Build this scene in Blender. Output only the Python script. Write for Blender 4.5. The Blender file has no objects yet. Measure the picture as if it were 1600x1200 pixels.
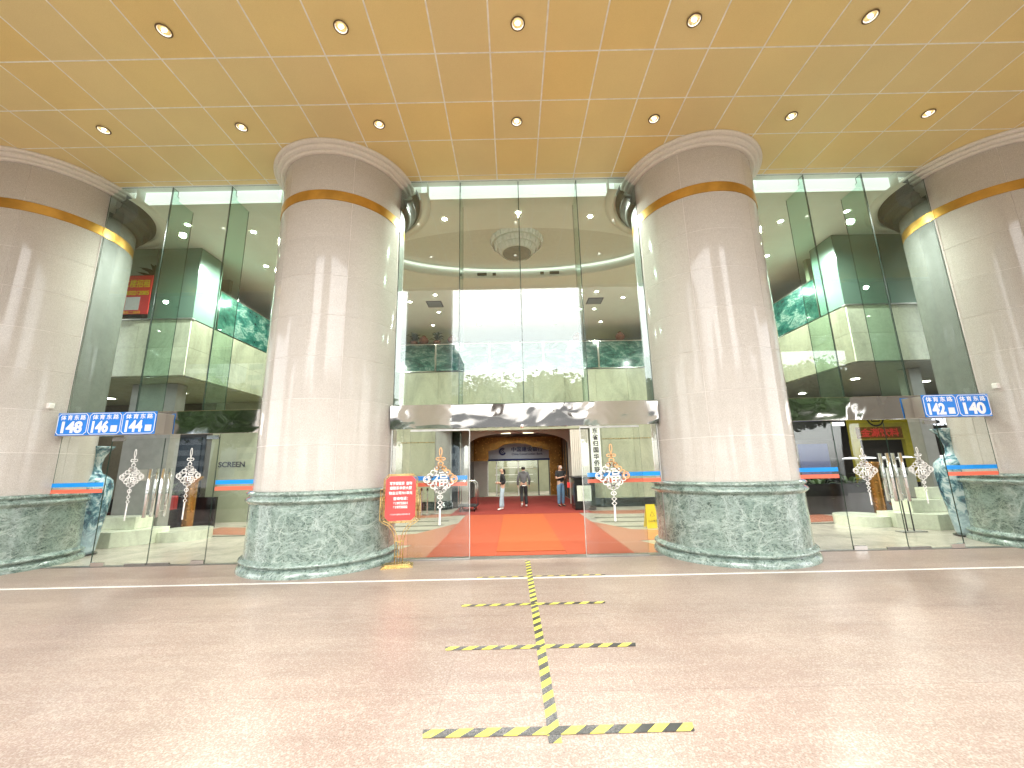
import bpy, bmesh, math, random
from mathutils import Vector, Matrix
random.seed(7)
R = math.radians
scene = bpy.context.scene
C = scene.collection
PI = math.pi

# ------------------------------------------------------------------ camera, world, sun, exposure
cam_d = bpy.data.cameras.new('camera'); cam = bpy.data.objects.new('camera', cam_d); C.objects.link(cam)
yaw, pitch, roll = R(-0.086), R(11.547), R(-1.228)
f = Vector((-math.sin(yaw)*math.cos(pitch), math.cos(yaw)*math.cos(pitch), math.sin(pitch)))
r0 = Vector((math.cos(yaw), math.sin(yaw), 0)); u0 = r0.cross(f)
r_ = math.cos(roll)*r0 + math.sin(roll)*u0; u_ = -math.sin(roll)*r0 + math.cos(roll)*u0
M = Matrix((r_, u_, -f)).transposed().to_4x4(); M.translation = Vector((0, -8.209, 1.74))
cam.matrix_world = M
cam_d.sensor_width = 36; cam_d.lens = 625.02/1600*36; cam_d.clip_start = .05; cam_d.clip_end = 900
scene.camera = cam

world = bpy.data.worlds.new('World'); scene.world = world; world.use_nodes = True
nt = world.node_tree; nt.nodes.clear()
sky = nt.nodes.new('ShaderNodeTexSky'); sky.sky_type = 'NISHITA'; sky.sun_disc = False
SUN_EL, SUN_ROT = R(48), R(180)
sky.sun_elevation = SUN_EL; sky.sun_rotation = SUN_ROT; sky.air_density = 1.6; sky.dust_density = 1.0; sky.ozone_density = 1
hs = nt.nodes.new('ShaderNodeHueSaturation'); hs.inputs['Saturation'].default_value = .12
bg = nt.nodes.new('ShaderNodeBackground'); bg.inputs['Strength'].default_value = .15
wo = nt.nodes.new('ShaderNodeOutputWorld')
nt.links.new(sky.outputs[0], hs.inputs['Color']); nt.links.new(hs.outputs[0], bg.inputs[0]); nt.links.new(bg.outputs[0], wo.inputs[0])
sun_d = bpy.data.lights.new('sun', 'SUN'); sun_d.energy = .5; sun_d.angle = R(75); sun_d.color = (1, .96, .9)
sun = bpy.data.objects.new('sun', sun_d); C.objects.link(sun)
_sd = Vector((math.sin(SUN_ROT)*math.cos(SUN_EL), math.cos(SUN_ROT)*math.cos(SUN_EL), math.sin(SUN_EL)))
sun.rotation_euler = (-_sd).to_track_quat('-Z', 'Y').to_euler()
scene.view_settings.view_transform = 'Standard'; scene.view_settings.look = 'None'
scene.view_settings.gamma = 1; scene.view_settings.use_curve_mapping = False
scene.view_settings.exposure = 2.56
scene.render.engine = 'CYCLES'
cy = scene.cycles
cy.use_denoising = True; cy.max_bounces = 10; cy.diffuse_bounces = 5; cy.glossy_bounces = 5
cy.transparent_max_bounces = 24; cy.transmission_bounces = 4; cy.sample_clamp_indirect = 6
cy.caustics_reflective = False; cy.caustics_refractive = False

# ------------------------------------------------------------------ materials
def newmat(name):
    m = bpy.data.materials.new(name); m.use_nodes = True
    n = m.node_tree; b = n.nodes['Principled BSDF']
    return m, n, b
def node(n, t, **kw):
    x = n.nodes.new(t)
    for k, v in kw.items():
        if k in x.inputs.keys(): x.inputs[k].default_value = v
        else: setattr(x, k, v)
    return x
def coords(n, scale=(1, 1, 1), rot=(0, 0, 0)):
    tc = n.nodes.new('ShaderNodeTexCoord'); mp = n.nodes.new('ShaderNodeMapping')
    mp.inputs['Scale'].default_value = scale; mp.inputs['Rotation'].default_value = rot
    n.links.new(tc.outputs['Object'], mp.inputs['Vector']); return mp.outputs[0]
def ramp(n, src, stops):
    r = n.nodes.new('ShaderNodeValToRGB'); e = r.color_ramp.elements
    while len(e) > 1: e.remove(e[-1])
    e[0].position = stops[0][0]; e[0].color = (*stops[0][1], 1)
    for p, c in stops[1:]:
        x = e.new(p); x.color = (*c, 1)
    n.links.new(src, r.inputs[0]); return r.outputs[0]
def mixc(n, fac, a, b, mode='MIX'):
    m = n.nodes.new('ShaderNodeMix'); m.data_type = 'RGBA'; m.blend_type = mode
    for s, v in ((m.inputs[0], fac), (m.inputs[6], a), (m.inputs[7], b)):
        if isinstance(v, bpy.types.NodeSocket): n.links.new(v, s)
        elif isinstance(v, (int, float)): s.default_value = v
        else: s.default_value = (*v, 1)
    return m.outputs[2]
def noise(n, vec, scale, detail=4, rough=.55, dist=0):
    x = node(n, 'ShaderNodeTexNoise'); x.inputs['Scale'].default_value = scale; x.inputs['Detail'].default_value = detail
    x.inputs['Roughness'].default_value = rough; x.inputs['Distortion'].default_value = dist
    n.links.new(vec, x.inputs['Vector']); return x.outputs[0]
def bump(n, b, h, strength=.2, dist=.01):
    x = n.nodes.new('ShaderNodeBump'); x.inputs['Strength'].default_value = strength; x.inputs['Distance'].default_value = dist
    n.links.new(h, x.inputs['Height']); n.links.new(x.outputs[0], b.inputs['Normal'])
def objrand(n, lo, hi):
    oi = n.nodes.new('ShaderNodeObjectInfo'); m = n.nodes.new('ShaderNodeMapRange')
    m.inputs[3].default_value = lo; m.inputs[4].default_value = hi
    n.links.new(oi.outputs['Random'], m.inputs[0])
    cb = n.nodes.new('ShaderNodeCombineColor')
    for k in range(3): n.links.new(m.outputs[0], cb.inputs[k])
    return cb.outputs[0]
def plain(name, col, rough=.5, metal=0, var=.12, scale=9, coat=0, emit=None, es=1):
    m, n, b = newmat(name)
    v = coords(n); x = noise(n, v, scale, 5)
    d = tuple(c*(1-var) for c in col); l = tuple(min(1, c*(1+var)) for c in col)
    n.links.new(ramp(n, x, [(.3, d), (.7, l)]), b.inputs['Base Color'])
    rr = ramp(n, noise(n, v, scale*2.3, 3), [(.3, (rough*.85,)*3), (.7, (min(1, rough*1.15),)*3)])
    n.links.new(rr, b.inputs['Roughness']); b.inputs['Metallic'].default_value = metal
    b.inputs['Coat Weight'].default_value = coat; b.inputs['Coat Roughness'].default_value = .05
    if emit: b.inputs['Emission Color'].default_value = (*emit, 1); b.inputs['Emission Strength'].default_value = es
    return m

def mk_floor():
    m, n, b = newmat('pink_terrazzo'); v = coords(n)
    sp = noise(n, v, 85, 4, .75); big = noise(n, coords(n, (1, 1.6, 1), (0, 0, .4)), .55, 5, .6, .6)
    vor = node(n, 'ShaderNodeTexVoronoi', Scale=85.0); n.links.new(v, vor.inputs['Vector'])
    c = ramp(n, sp, [(.32, (.20, .12, .10)), (.45, (.34, .24, .20)), (.57, (.435, .325, .275)), (.7, (.62, .51, .44))])
    c = mixc(n, ramp(n, vor.outputs['Color'], [(.0, (0, 0, 0)), (.62, (0, 0, 0)), (.72, (.45, .45, .45))]), c, (.60, .54, .48))
    c = mixc(n, 1, c, ramp(n, big, [(.3, (.80, .77, .76)), (.7, (1.0, 1.0, .98))]), 'MULTIPLY')
    sc = noise(n, coords(n, (.25, 3.2, 1), (0, 0, -.22)), 2.2, 6, .65, .3)
    c = mixc(n, 1, c, ramp(n, sc, [(.35, (.90, .89, .88)), (.6, (1, 1, 1))]), 'MULTIPLY')
    st2 = noise(n, coords(n, (.5, 1.5, 1), (0, 0, .75)), .9, 7, .62, .5)
    c = mixc(n, ramp(n, st2, [(.485, (0, 0, 0)), (.5, (.13,)*3), (.515, (0, 0, 0))]), c, (.66, .58, .50))
    st3 = noise(n, coords(n, (1.3, .6, 1), (0, 0, .6)), .8, 6, .6, .4)
    c = mixc(n, ramp(n, st3, [(.54, (0, 0, 0)), (.72, (.22,)*3)]), c, (.27, .19, .155))
    c = mixc(n, 1, c, objrand(n, .95, 1.0), 'MULTIPLY')
    n.links.new(c, b.inputs['Base Color'])
    b.inputs['Roughness'].default_value = .31
    bump(n, b, sp, .06, .002); return m
def mk_shaft():
    m, n, b = newmat('beige_granite'); v = coords(n)
    sp = noise(n, v, 95, 3, .7); st = noise(n, coords(n, (1, 1, 5)), 1.6, 6, .6, .8)
    c = ramp(n, sp, [(.32, (.44, .40, .355)), (.5, (.56, .525, .475)), (.68, (.69, .66, .61))])
    c = mixc(n, 1, c, ramp(n, st, [(.3, (.96, .955, .95)), (.55, (.99, .985, .985)), (.7, (1, 1, 1))]), 'MULTIPLY')
    c = mixc(n, 1, c, objrand(n, .95, 1.0), 'MULTIPLY')
    n.links.new(c, b.inputs['Base Color']); b.inputs['Roughness'].default_value = .09; b.inputs['Specular IOR Level'].default_value = .28
    b.inputs['Coat Weight'].default_value = 0; b.inputs['Coat Roughness'].default_value = .04
    bump(n, b, noise(n, v, 1.4, 2), .02, .02); return m
def mk_green():
    m, n, b = newmat('green_marble'); v = coords(n)
    base = noise(n, v, 3.2, 8, .68, .7); mid = noise(n, v, 16, 6, .65, .4)
    c = ramp(n, base, [(.3, (.022, .045, .034)), (.46, (.06, .10, .08)), (.6, (.125, .185, .155)), (.74, (.25, .33, .285))])
    c = mixc(n, .7, c, ramp(n, mid, [(.3, (.42,)*3), (.6, (1.25, 1.25, 1.25))]), 'MULTIPLY')
    warp = mixc(n, .34, v, n.nodes.new('ShaderNodeTexNoise').outputs['Color'])
    nn = [x for x in n.nodes if x.type == 'TEX_NOISE'][-1]; nn.inputs['Scale'].default_value = 2.4; nn.inputs['Detail'].default_value = 6; n.links.new(v, nn.inputs['Vector'])
    for sc, w, col, seed in ((1.1, .006, (.66, .72, .64), 7), (1.9, .006, (.45, .55, .49), 2)):
        vo = node(n, 'ShaderNodeTexVoronoi', feature='DISTANCE_TO_EDGE', Scale=sc)
        mp = n.nodes.new('ShaderNodeMapping'); mp.inputs['Location'].default_value = (seed,)*3; mp.inputs['Rotation'].default_value = (.5*seed, .3, .7)
        n.links.new(warp, mp.inputs['Vector']); n.links.new(mp.outputs[0], vo.inputs['Vector'])
        brk = noise(n, mp.outputs[0], 2.3, 3)
        fac = ramp(n, vo.outputs['Distance'], [(0, (.85,)*3), (w, (.25,)*3), (w*2.6, (0, 0, 0))])
        fac = mixc(n, 1, fac, ramp(n, brk, [(.44, (0, 0, 0)), (.64, (1, 1, 1))]), 'MULTIPLY')
        c = mixc(n, fac, c, col)
    for sc, hw, col, k_, rot in ((1.6, .012, (.55, .64, .57), .75, .3), (3.6, .016, (.40, .50, .44), .7, 1.1), (8, .03, (.30, .39, .34), .7, 2.0), (17, .05, (.26, .34, .30), .6, .7)):
        rn = noise(n, coords(n, (1, 1, 1.5), (rot, rot*.7, rot)), sc, 7, .62, .8)
        c = mixc(n, ramp(n, rn, [(.5-hw*2, (0, 0, 0)), (.5, (k_,)*3), (.5+hw*2, (0, 0, 0))]), c, col)
    n.links.new(c, b.inputs['Base Color']); b.inputs['Roughness'].default_value = .2
    b.inputs['Coat Weight'].default_value = .6; b.inputs['Coat Roughness'].default_value = .05
    return m
def mk_ceiling():
    m, n, b = newmat('gold_panel'); v = coords(n)
    sp = noise(n, v, 160, 2, .6); big = noise(n, v, 1.3, 4)
    c = ramp(n, sp, [(.3, (.80, .645, .29)), (.7, (.90, .74, .36))])
    oi = n.nodes.new('ShaderNodeObjectInfo')
    tint = ramp(n, oi.outputs['Random'], [(0, (1, .93, .80)), (.25, (.99, .98, 1.0)), (.6, (.95, .95, 1.0)), (1, (1, .97, .90))])
    c = mixc(n, 1, c, tint, 'MULTIPLY')
    c = mixc(n, 1, c, ramp(n, big, [(.3, (.95,)*3), (.7, (1, 1, 1))]), 'MULTIPLY')
    n.links.new(c, b.inputs['Base Color']); b.inputs['Roughness'].default_value = .42; b.inputs['Metallic'].default_value = .1
    bump(n, b, sp, .05, .001); return m
def mk_cream(name='cream_marble', base=(.70, .74, .60), var=.1):
    m, n, b = newmat(name); v = coords(n)
    a = noise(n, coords(n, (1, 1, .45)), 1.5, 7, .6, 1.0); s = noise(n, v, 14, 5, .7)
    c = ramp(n, a, [(.3, tuple(x*.72 for x in base)), (.5, base), (.7, tuple(min(1, x*1.18) for x in base))])
    c = mixc(n, .35, c, ramp(n, s, [(.35, (.75, .73, .66)), (.6, (1.1, 1.1, 1.05))]), 'MULTIPLY')
    c = mixc(n, 1, c, objrand(n, .92, 1.0), 'MULTIPLY')
    n.links.new(c, b.inputs['Base Color']); b.inputs['Roughness'].default_value = .22; return m
def mk_glass(name, tint, a=.07, rough=0, wob=0.0):
    m, n, _ = newmat(name); n.nodes.clear(); out = n.nodes.new('ShaderNodeOutputMaterial')
    t = node(n, 'ShaderNodeBsdfTransparent'); t.inputs[0].default_value = (*tint, 1)
    g = node(n, 'ShaderNodeBsdfGlossy'); g.inputs['Roughness'].default_value = rough; g.inputs[0].default_value = (.93, .97, .97, 1)
    lw = node(n, 'ShaderNodeLayerWeight'); lw.inputs[0].default_value = .5
    p = node(n, 'ShaderNodeMath', operation='POWER'); p.inputs[1].default_value = 5; n.links.new(lw.outputs['Facing'], p.inputs[0])
    q = node(n, 'ShaderNodeMath', operation='MULTIPLY_ADD'); q.inputs[1].default_value = 1-a; q.inputs[2].default_value = a; n.links.new(p.outputs[0], q.inputs[0])
    mx = node(n, 'ShaderNodeMixShader'); n.links.new(q.outputs[0], mx.inputs[0]); n.links.new(t.outputs[0], mx.inputs[1]); n.links.new(g.outputs[0], mx.inputs[2])
    if wob:
        bp = node(n, 'ShaderNodeBump'); bp.inputs['Strength'].default_value = wob; bp.inputs['Distance'].default_value = .05
        n.links.new(noise(n, coords(n, (1, 1, .6)), .7, 1), bp.inputs['Height']); n.links.new(bp.outputs[0], g.inputs['Normal'])
    n.links.new(mx.outputs[0], out.inputs[0]); return m
def mk_frost():
    m, n, _ = newmat('frosted_green_glass'); n.nodes.clear(); out = n.nodes.new('ShaderNodeOutputMaterial')
    t = node(n, 'ShaderNodeBsdfTransparent'); t.inputs[0].default_value = (.45, .62, .53, 1)
    d = node(n, 'ShaderNodeBsdfDiffuse'); d.inputs[0].default_value = (.22, .36, .29, 1)
    g = node(n, 'ShaderNodeBsdfGlossy'); g.inputs['Roughness'].default_value = .22; g.inputs[0].default_value = (.8, .95, .88, 1)
    a = node(n, 'ShaderNodeMixShader'); a.inputs[0].default_value = .72; n.links.new(t.outputs[0], a.inputs[1]); n.links.new(d.outputs[0], a.inputs[2])
    b = node(n, 'ShaderNodeMixShader'); b.inputs[0].default_value = .12; n.links.new(a.outputs[0], b.inputs[1]); n.links.new(g.outputs[0], b.inputs[2])
    n.links.new(b.outputs[0], out.inputs[0]); return m
def mk_steel():
    m, n, b = newmat('mirror_steel'); b.inputs['Base Color'].default_value = (.80, .78, .75, 1)
    b.inputs['Metallic'].default_value = 1; b.inputs['Roughness'].default_value = .05
    h = noise(n, coords(n, (1, 1, 1.3)), 1.7, 1.2, .4, .8); bump(n, b, h, .09, .12); return m
def mk_tape():
    m, n, b = newmat('hazard_tape'); v = coords(n); sx = n.nodes.new('ShaderNodeSeparateXYZ'); n.links.new(v, sx.inputs[0])
    ad = node(n, 'ShaderNodeMath', operation='SUBTRACT'); n.links.new(sx.outputs[0], ad.inputs[0]); n.links.new(sx.outputs[1], ad.inputs[1])
    mu = node(n, 'ShaderNodeMath', operation='MULTIPLY'); mu.inputs[1].default_value = 5.3; n.links.new(ad.outputs[0], mu.inputs[0])
    fr = node(n, 'ShaderNodeMath', operation='FRACT'); n.links.new(mu.outputs[0], fr.inputs[0])
    st = node(n, 'ShaderNodeMath', operation='GREATER_THAN'); st.inputs[1].default_value = .5; n.links.new(fr.outputs[0], st.inputs[0])
    blk = ramp(n, noise(n, v, 90, 4, .8), [(.40, (.035, .033, .035)), (.56, (.18, .17, .175)), (.68, (.42, .38, .37))])
    blk = mixc(n, ramp(n, noise(n, v, .9, 2), [(.4, (0, 0, 0)), (.6, (1, 1, 1))]), blk, (.03, .026, .026))
    yel = mixc(n, ramp(n, noise(n, v, 26, 5, .75), [(.56, (0, 0, 0)), (.70, (.7, .7, .7))]), (.76, .71, .09), (.55, .46, .30))
    n.links.new(mixc(n, st.outputs[0], yel, blk), b.inputs['Base Color']); b.inputs['Roughness'].default_value = .45; return m
def mk_mural():
    m, n, b = newmat('jade_landscape_painting')
    a = noise(n, coords(n, (1, 1, 2.2)), 1.5, 9, .7, .35); s = noise(n, coords(n, (1, 1, 1.3)), 9, 5, .75)
    c = ramp(n, a, [(.34, (.006, .035, .03)), (.45, (.015, .085, .068)), (.52, (.045, .15, .12)), (.57, (.22, .30, .25)), (.61, (.04, .13, .11)), (.72, (.25, .31, .25))])
    c = mixc(n, .5, c, ramp(n, s, [(.38, (.35, .42, .4)), (.62, (1.1, 1.1, 1.05))]), 'MULTIPLY')
    n.links.new(c, b.inputs['Base Color']); b.inputs['Roughness'].default_value = .12; return m
def mk_vase():
    m, n, b = newmat('blue_white_porcelain'); a = noise(n, coords(n, (1, 1, .8)), 5.2, 8, .68, .5)
    c = ramp(n, a, [(.36, (.015, .06, .11)), (.44, (.05, .16, .22)), (.50, (.22, .40, .46)), (.57, (.60, .74, .78)), (.75, (.70, .82, .85))])
    sx = n.nodes.new('ShaderNodeSeparateXYZ'); n.links.new(coords(n), sx.inputs[0])
    zf = ramp(n, sx.outputs[2], [(0, (1, 1, 1)), (.42, (.9, .9, .9)), (.62, (0, 0, 0))]); c = mixc(n, zf, c, mixc(n, .35, (.52, .68, .76), c))
    n.links.new(c, b.inputs['Base Color']); b.inputs['Roughness'].default_value = .1; b.inputs['Coat Weight'].default_value = .6; return m
def mk_carpet(name, col):
    m, n, b = newmat(name); v = coords(n, (1, 1, 1)); s = noise(n, v, 130, 3, .8); rib = node(n, 'ShaderNodeTexWave', Scale=9.0, bands_direction='Y'); n.links.new(v, rib.inputs['Vector'])
    c = ramp(n, s, [(.3, tuple(x*.7 for x in col)), (.7, tuple(min(1, x*1.15) for x in col))])
    c = mixc(n, .3, c, ramp(n, rib.outputs[0], [(.2, (.75,)*3), (.6, (1, 1, 1))]), 'MULTIPLY')
    n.links.new(c, b.inputs['Base Color']); b.inputs['Roughness'].default_value = .95; bump(n, b, s, .5, .004); return m
def emis(name, col, s):
    m, n, b = newmat(name); b.inputs['Base Color'].default_value = (*col, 1); b.inputs['Emission Color'].default_value = (*col, 1); b.inputs['Emission Strength'].default_value = s; return m

MT = dict(
 daylit_marble=mk_cream('daylit_cream_marble', (.84, .87, .70)),  # marble copy made paler: daylight on the gallery front is put into the colour
 shaded_marble=mk_cream('shaded_cream_marble', (.34, .345, .25)), capital_reflection=plain('capital_reflection_dark', (.07, .075, .065), .35), column_reflection=plain('column_reflection_dark', (.14, .15, .13), .5, 0, .12, 5),  # darker marble copy carries shade in its colour; dark tones of the mirrored columns
 floor=mk_floor(), shaft=mk_shaft(), green=mk_green(), ceiling=mk_ceiling(), cream=mk_cream(), glass=mk_glass('clear_glass', (.90, .955, .925), .05, 0, .03),
 door_glass=mk_glass('door_glass', (.945, .96, .95), .035), fin=mk_glass('fin_glass', (.80, .91, .86), .05), edge=plain('glass_edge', (.035, .07, .055), .2), frost=mk_frost(),
 steel=mk_steel(), tape=mk_tape(), mural=mk_mural(), vase=mk_vase(), red=mk_carpet('red_carpet', (.40, .066, .020)), orange=mk_carpet('orange_mat', (.44, .085, .016)), deepred=mk_carpet('deep_red_carpet', (.26, .022, .012)),
 grout=plain('joint_mortar', (.80, .76, .72), .8), joint=plain('ceiling_joint', (.92, .90, .84), .6), seam=plain('slab_joint', (.36, .27, .23), .7),
 gold=plain('brushed_gold', (.58, .33, .075), .36, .85, .18, 3), brass=plain('brass', (.58, .40, .16), .28, .9), chrome=plain('chrome', (.82, .82, .82), .12, 1, .03),
 satin=plain('satin_steel', (.52, .52, .50), .32, .9), dark=plain('dark_metal', (.03, .032, .035), .4, .3), black=plain('black_lacquer', (.010, .010, .011), .15, 0, .2),
 white=plain('white_paint', (.80, .80, .76), .6, 0, .03), lobby_ceiling=plain('ceiling_plaster', (.80, .84, .78), .7, 0, .03, 2), recess=plain('recess_plaster', (.66, .69, .62), .7, 0, .04),
 vent=plain('vent_grille', (.05, .05, .045), .5), cap=plain('cream_stone_moulding', (.78, .735, .655), .32, 0, .06, 30, .2), whiteline=plain('white_marble_strip', (.82, .78, .74), .3, 0, .05, 20),
 sign_blue=plain('blue_enamel', (.0, .20, .72), .5, 0, .04, 6, 0), sign_white=plain('white_lettering', (.88, .88, .88), .4, 0, .02), sign_red=plain('red_print', (.80, .05, .045), .35, 0, .05, 4, .3),
 sign_yellow=plain('yellow_lettering', (.90, .70, .03), .4, 0, .03), sign_orange=plain('orange_lettering', (.85, .36, .02), .4), sticker=plain('white_sticker', (.82, .82, .82), .5, 0, .04),
 stripe_blue=plain('blue_film', (.0, .28, .80), .35, 0, .03), stripe_red=plain('coral_film', (.80, .16, .09), .35, 0, .03), decal=plain('white_vinyl', (.84, .82, .78), .45, 0, .05, 20),
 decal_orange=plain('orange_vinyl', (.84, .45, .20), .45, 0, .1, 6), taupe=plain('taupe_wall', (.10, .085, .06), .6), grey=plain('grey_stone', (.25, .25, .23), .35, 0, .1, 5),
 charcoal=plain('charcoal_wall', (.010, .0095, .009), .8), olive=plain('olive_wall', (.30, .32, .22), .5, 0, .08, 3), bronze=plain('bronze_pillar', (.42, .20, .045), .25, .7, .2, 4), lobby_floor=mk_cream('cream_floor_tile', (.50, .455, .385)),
 stone_dark=plain('dark_inlay', (.15, .15, .12), .2), redstone=plain('red_granite_inlay', (.48, .17, .10), .22, 0, .12, 40), sill=plain('steel_sill', (.30, .29, .27), .35, .8), asphalt=plain('asphalt', (.06, .06, .06), .9, 0, .2, 30),
 paving=plain('grey_paving', (.50, .48, .45), .8, 0, .1, 5), yellowpanel=plain('yellow_shopfront', (.30, .26, .02), .4), redletters=plain('red_lettering', (.55, .03, .02), .4), bluegrey=plain('pale_sign_panel', (.50, .58, .66), .4, 0, .04),
 navy=plain('navy_print', (.01, .03, .16), .4), letters_black=plain('black_lettering', (.01, .01, .012), .3), lampglow=emis('lit_letters', (.85, .9, 1), .35), bulb=emis('lamp_bulb', (1, .99, .96), 1.6), spot=emis('lit_downlight', (1, .96, .82), 9),
 reflector=plain('lamp_reflector', (.9, .9, .9), .35, 0, .02), rim=plain('brown_lamp_rim', (.16, .10, .05), .4, .3), crystal=plain('crystal_tiers', (.92, .95, .93), .15, 0, .15, 12), leaf=plain('foliage', (.055, .10, .03), .6, 0, .5, 3),
 leaf2=plain('dark_foliage', (.035, .07, .022), .6, 0, .5, 4), bark=plain('bark', (.10, .07, .05), .9, 0, .3, 12), pot=plain('terracotta', (.25, .08, .03), .6), tower=plain('tower_concrete', (.42, .47, .52), .6, 0, .05, .1), pane=plain('tower_window', (.10, .15, .20), .15, .2),
 hedge=plain('hedge_foliage', (.045, .085, .025), .7, 0, .5, 9), planter=plain('dark_planter_stone', (.06, .055, .05), .4), lightstone=plain('light_stone', (.50, .46, .40), .5, 0, .06, 3),
)

# ------------------------------------------------------------------ builders
ORG = {}
def thing(name, label, cat, loc=(0, 0, 0), group=None):
    o = bpy.data.objects.new(name, None); C.objects.link(o); o.location = loc; o.empty_display_size = .1
    o['label'] = label; o['category'] = cat
    if group: o['group'] = group
    ORG[o] = Vector(loc); return o
def tag(o, label, cat, group=None):
    o['label'] = label; o['category'] = cat
    if group: o['group'] = group
    return o
def struct(o): o['kind'] = 'structure'; return o
def stuff(o): o['kind'] = 'stuff'; return o
class MB:
    def __init__(s): s.v = []; s.f = []; s.m = []; s.sm = []
    def add(s, vs, fs, mi=0, smooth=False):
        b = len(s.v); s.v += [tuple(v) for v in vs]; s.f += [tuple(b+i for i in f) for f in fs]
        s.m += [mi]*len(fs); s.sm += [smooth]*len(fs); return s
    def box(s, x0, x1, y0, y1, z0, z1, mi=0, side=None):
        if x0 > x1: x0, x1 = x1, x0
        vs = [(x, y, z) for z in (z0, z1) for y in (y0, y1) for x in (x0, x1)]
        fs = [(0, 2, 3, 1), (4, 5, 7, 6), (0, 1, 5, 4), (2, 6, 7, 3), (0, 4, 6, 2), (1, 3, 7, 5)]
        b = len(s.v); s.v += vs; s.f += [tuple(b+i for i in f) for f in fs]
        if side is None: s.m += [mi]*6
        else:   # side: axis whose faces keep mi, others take 1
            keep = {'z': (0, 1), 'y': (2, 3), 'x': (4, 5)}[side]; s.m += [mi if k in keep else 1 for k in range(6)]
        s.sm += [False]*6; return s
    def prism(s, poly, y0, y1, mi=0):   # polygon in x,z extruded in y
        n = len(poly); vs = [(x, y0, z) for x, z in poly]+[(x, y1, z) for x, z in poly]
        fs = [tuple(range(n)), tuple(range(2*n-1, n-1, -1))]+[(i, i+n, (i+1) % n+n, (i+1) % n) for i in range(n)]
        return s.add(vs, fs, mi)
    def slab(s, poly, z0, z1, mi=0):    # polygon in x,y extruded in z
        n = len(poly); vs = [(x, y, z0) for x, y in poly]+[(x, y, z1) for x, y in poly]
        fs = [tuple(range(n-1, -1, -1)), tuple(range(n, 2*n))]+[(i, (i+1) % n, (i+1) % n+n, i+n) for i in range(n)]
        return s.add(vs, fs, mi)
    def lathe(s, prof, cx, cy, seg=48, mi=0, a0=0, a1=2*PI, smooth=True):
        full = abs(a1-a0-2*PI) < 1e-6; k = seg if full else seg+1; vs = []
        for i in range(k):
            a = a0+(a1-a0)*i/seg
            for r, z in prof: vs.append((cx+r*math.cos(a), cy+r*math.sin(a), z))
        p = len(prof); fs = []
        for i in range(seg):
            j = (i+1) % k
            for q in range(p-1): fs.append((i*p+q, j*p+q, j*p+q+1, i*p+q+1))
        return s.add(vs, fs, mi, smooth)
    def disc(s, cx, cy, z, r, seg=32, mi=0, up=True):
        vs = [(cx+r*math.cos(2*PI*i/seg), cy+r*math.sin(2*PI*i/seg), z) for i in range(seg)]
        return s.add(vs, [tuple(range(seg)) if up else tuple(range(seg-1, -1, -1))], mi)
    def cyl(s, cx, cy, z0, z1, r, seg=24, mi=0, r1=None):
        r1 = r if r1 is None else r1
        s.lathe([(r, z0), (r1, z1)], cx, cy, seg, mi); s.disc(cx, cy, z0, r, seg, mi, False); return s.disc(cx, cy, z1, r1, seg, mi)
    def tube(s, pts, r, seg=8, mi=0, closed=False, rs=None):
        pts = [Vector(p) for p in pts]; n = len(pts); vs = []; up = None
        for i, p in enumerate(pts):
            a = pts[(i-1) % n] if (closed or i > 0) else p; b = pts[(i+1) % n] if (closed or i < n-1) else p
            t = (b-a).normalized()
            if up is None: up = t.orthogonal().normalized()
            up = (up-t*up.dot(t)).normalized(); w = t.cross(up); rr = rs[i] if rs else r
            for k in range(seg):
                q = 2*PI*k/seg; vs.append(p+(up*math.cos(q)+w*math.sin(q))*rr)
        fs = []
        for i in range(n if closed else n-1):
            j = (i+1) % n
            for k in range(seg): fs.append((i*seg+k, i*seg+(k+1) % seg, j*seg+(k+1) % seg, j*seg+k))
        if not closed: fs += [tuple(range(seg-1, -1, -1)), tuple((n-1)*seg+k for k in range(seg))]
        return s.add(vs, fs, mi, True)
    def strip(s, pts, w, y, t=.003, mi=0, closed=False):   # flat ribbon in the x,z plane, thickness t in y
        n = len(pts); L = []
        for i, (x, z) in enumerate(pts):
            a = pts[(i-1) % n] if (closed or i > 0) else pts[i]; b = pts[(i+1) % n] if (closed or i < n-1) else pts[i]
            dx, dz = b[0]-a[0], b[1]-a[1]; l = math.hypot(dx, dz) or 1; nx, nz = -dz/l*w/2, dx/l*w/2
            L.append(((x+nx, z+nz), (x-nx, z-nz)))
        vs = []
        for (p, q) in L: vs += [(p[0], y, p[1]), (q[0], y, q[1]), (p[0], y-t, p[1]), (q[0], y-t, q[1])]
        fs = []
        for i in range(n if closed else n-1):
            j = (i+1) % n; a, b = 4*i, 4*j
            fs += [(a+2, a+3, b+3, b+2), (a, b, b+1, a+1), (a, a+2, b+2, b), (a+1, b+1, b+3, a+3)]
        return s.add(vs, fs, mi)
    def build(s, name, mat, parent=None, org=None, bevel=0):
        o0 = ORG[parent] if parent is not None else Vector(org or (0, 0, 0))
        me = bpy.data.meshes.new(name); me.from_pydata([tuple(Vector(v)-o0) for v in s.v], [], s.f)
        for m in (mat if isinstance(mat, (list, tuple)) else [mat]): me.materials.append(MT[m] if isinstance(m, str) else m)
        me.polygons.foreach_set('material_index', s.m); me.polygons.foreach_set('use_smooth', s.sm); me.update()
        o = bpy.data.objects.new(name, me); C.objects.link(o)
        if parent is not None: o.parent = parent
        else: o.location = o0
        ORG[o] = o0.copy()
        if bevel:
            b = o.modifiers.new('bevel', 'BEVEL'); b.width = bevel; b.segments = 2; b.limit_method = 'ANGLE'
        return o
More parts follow.
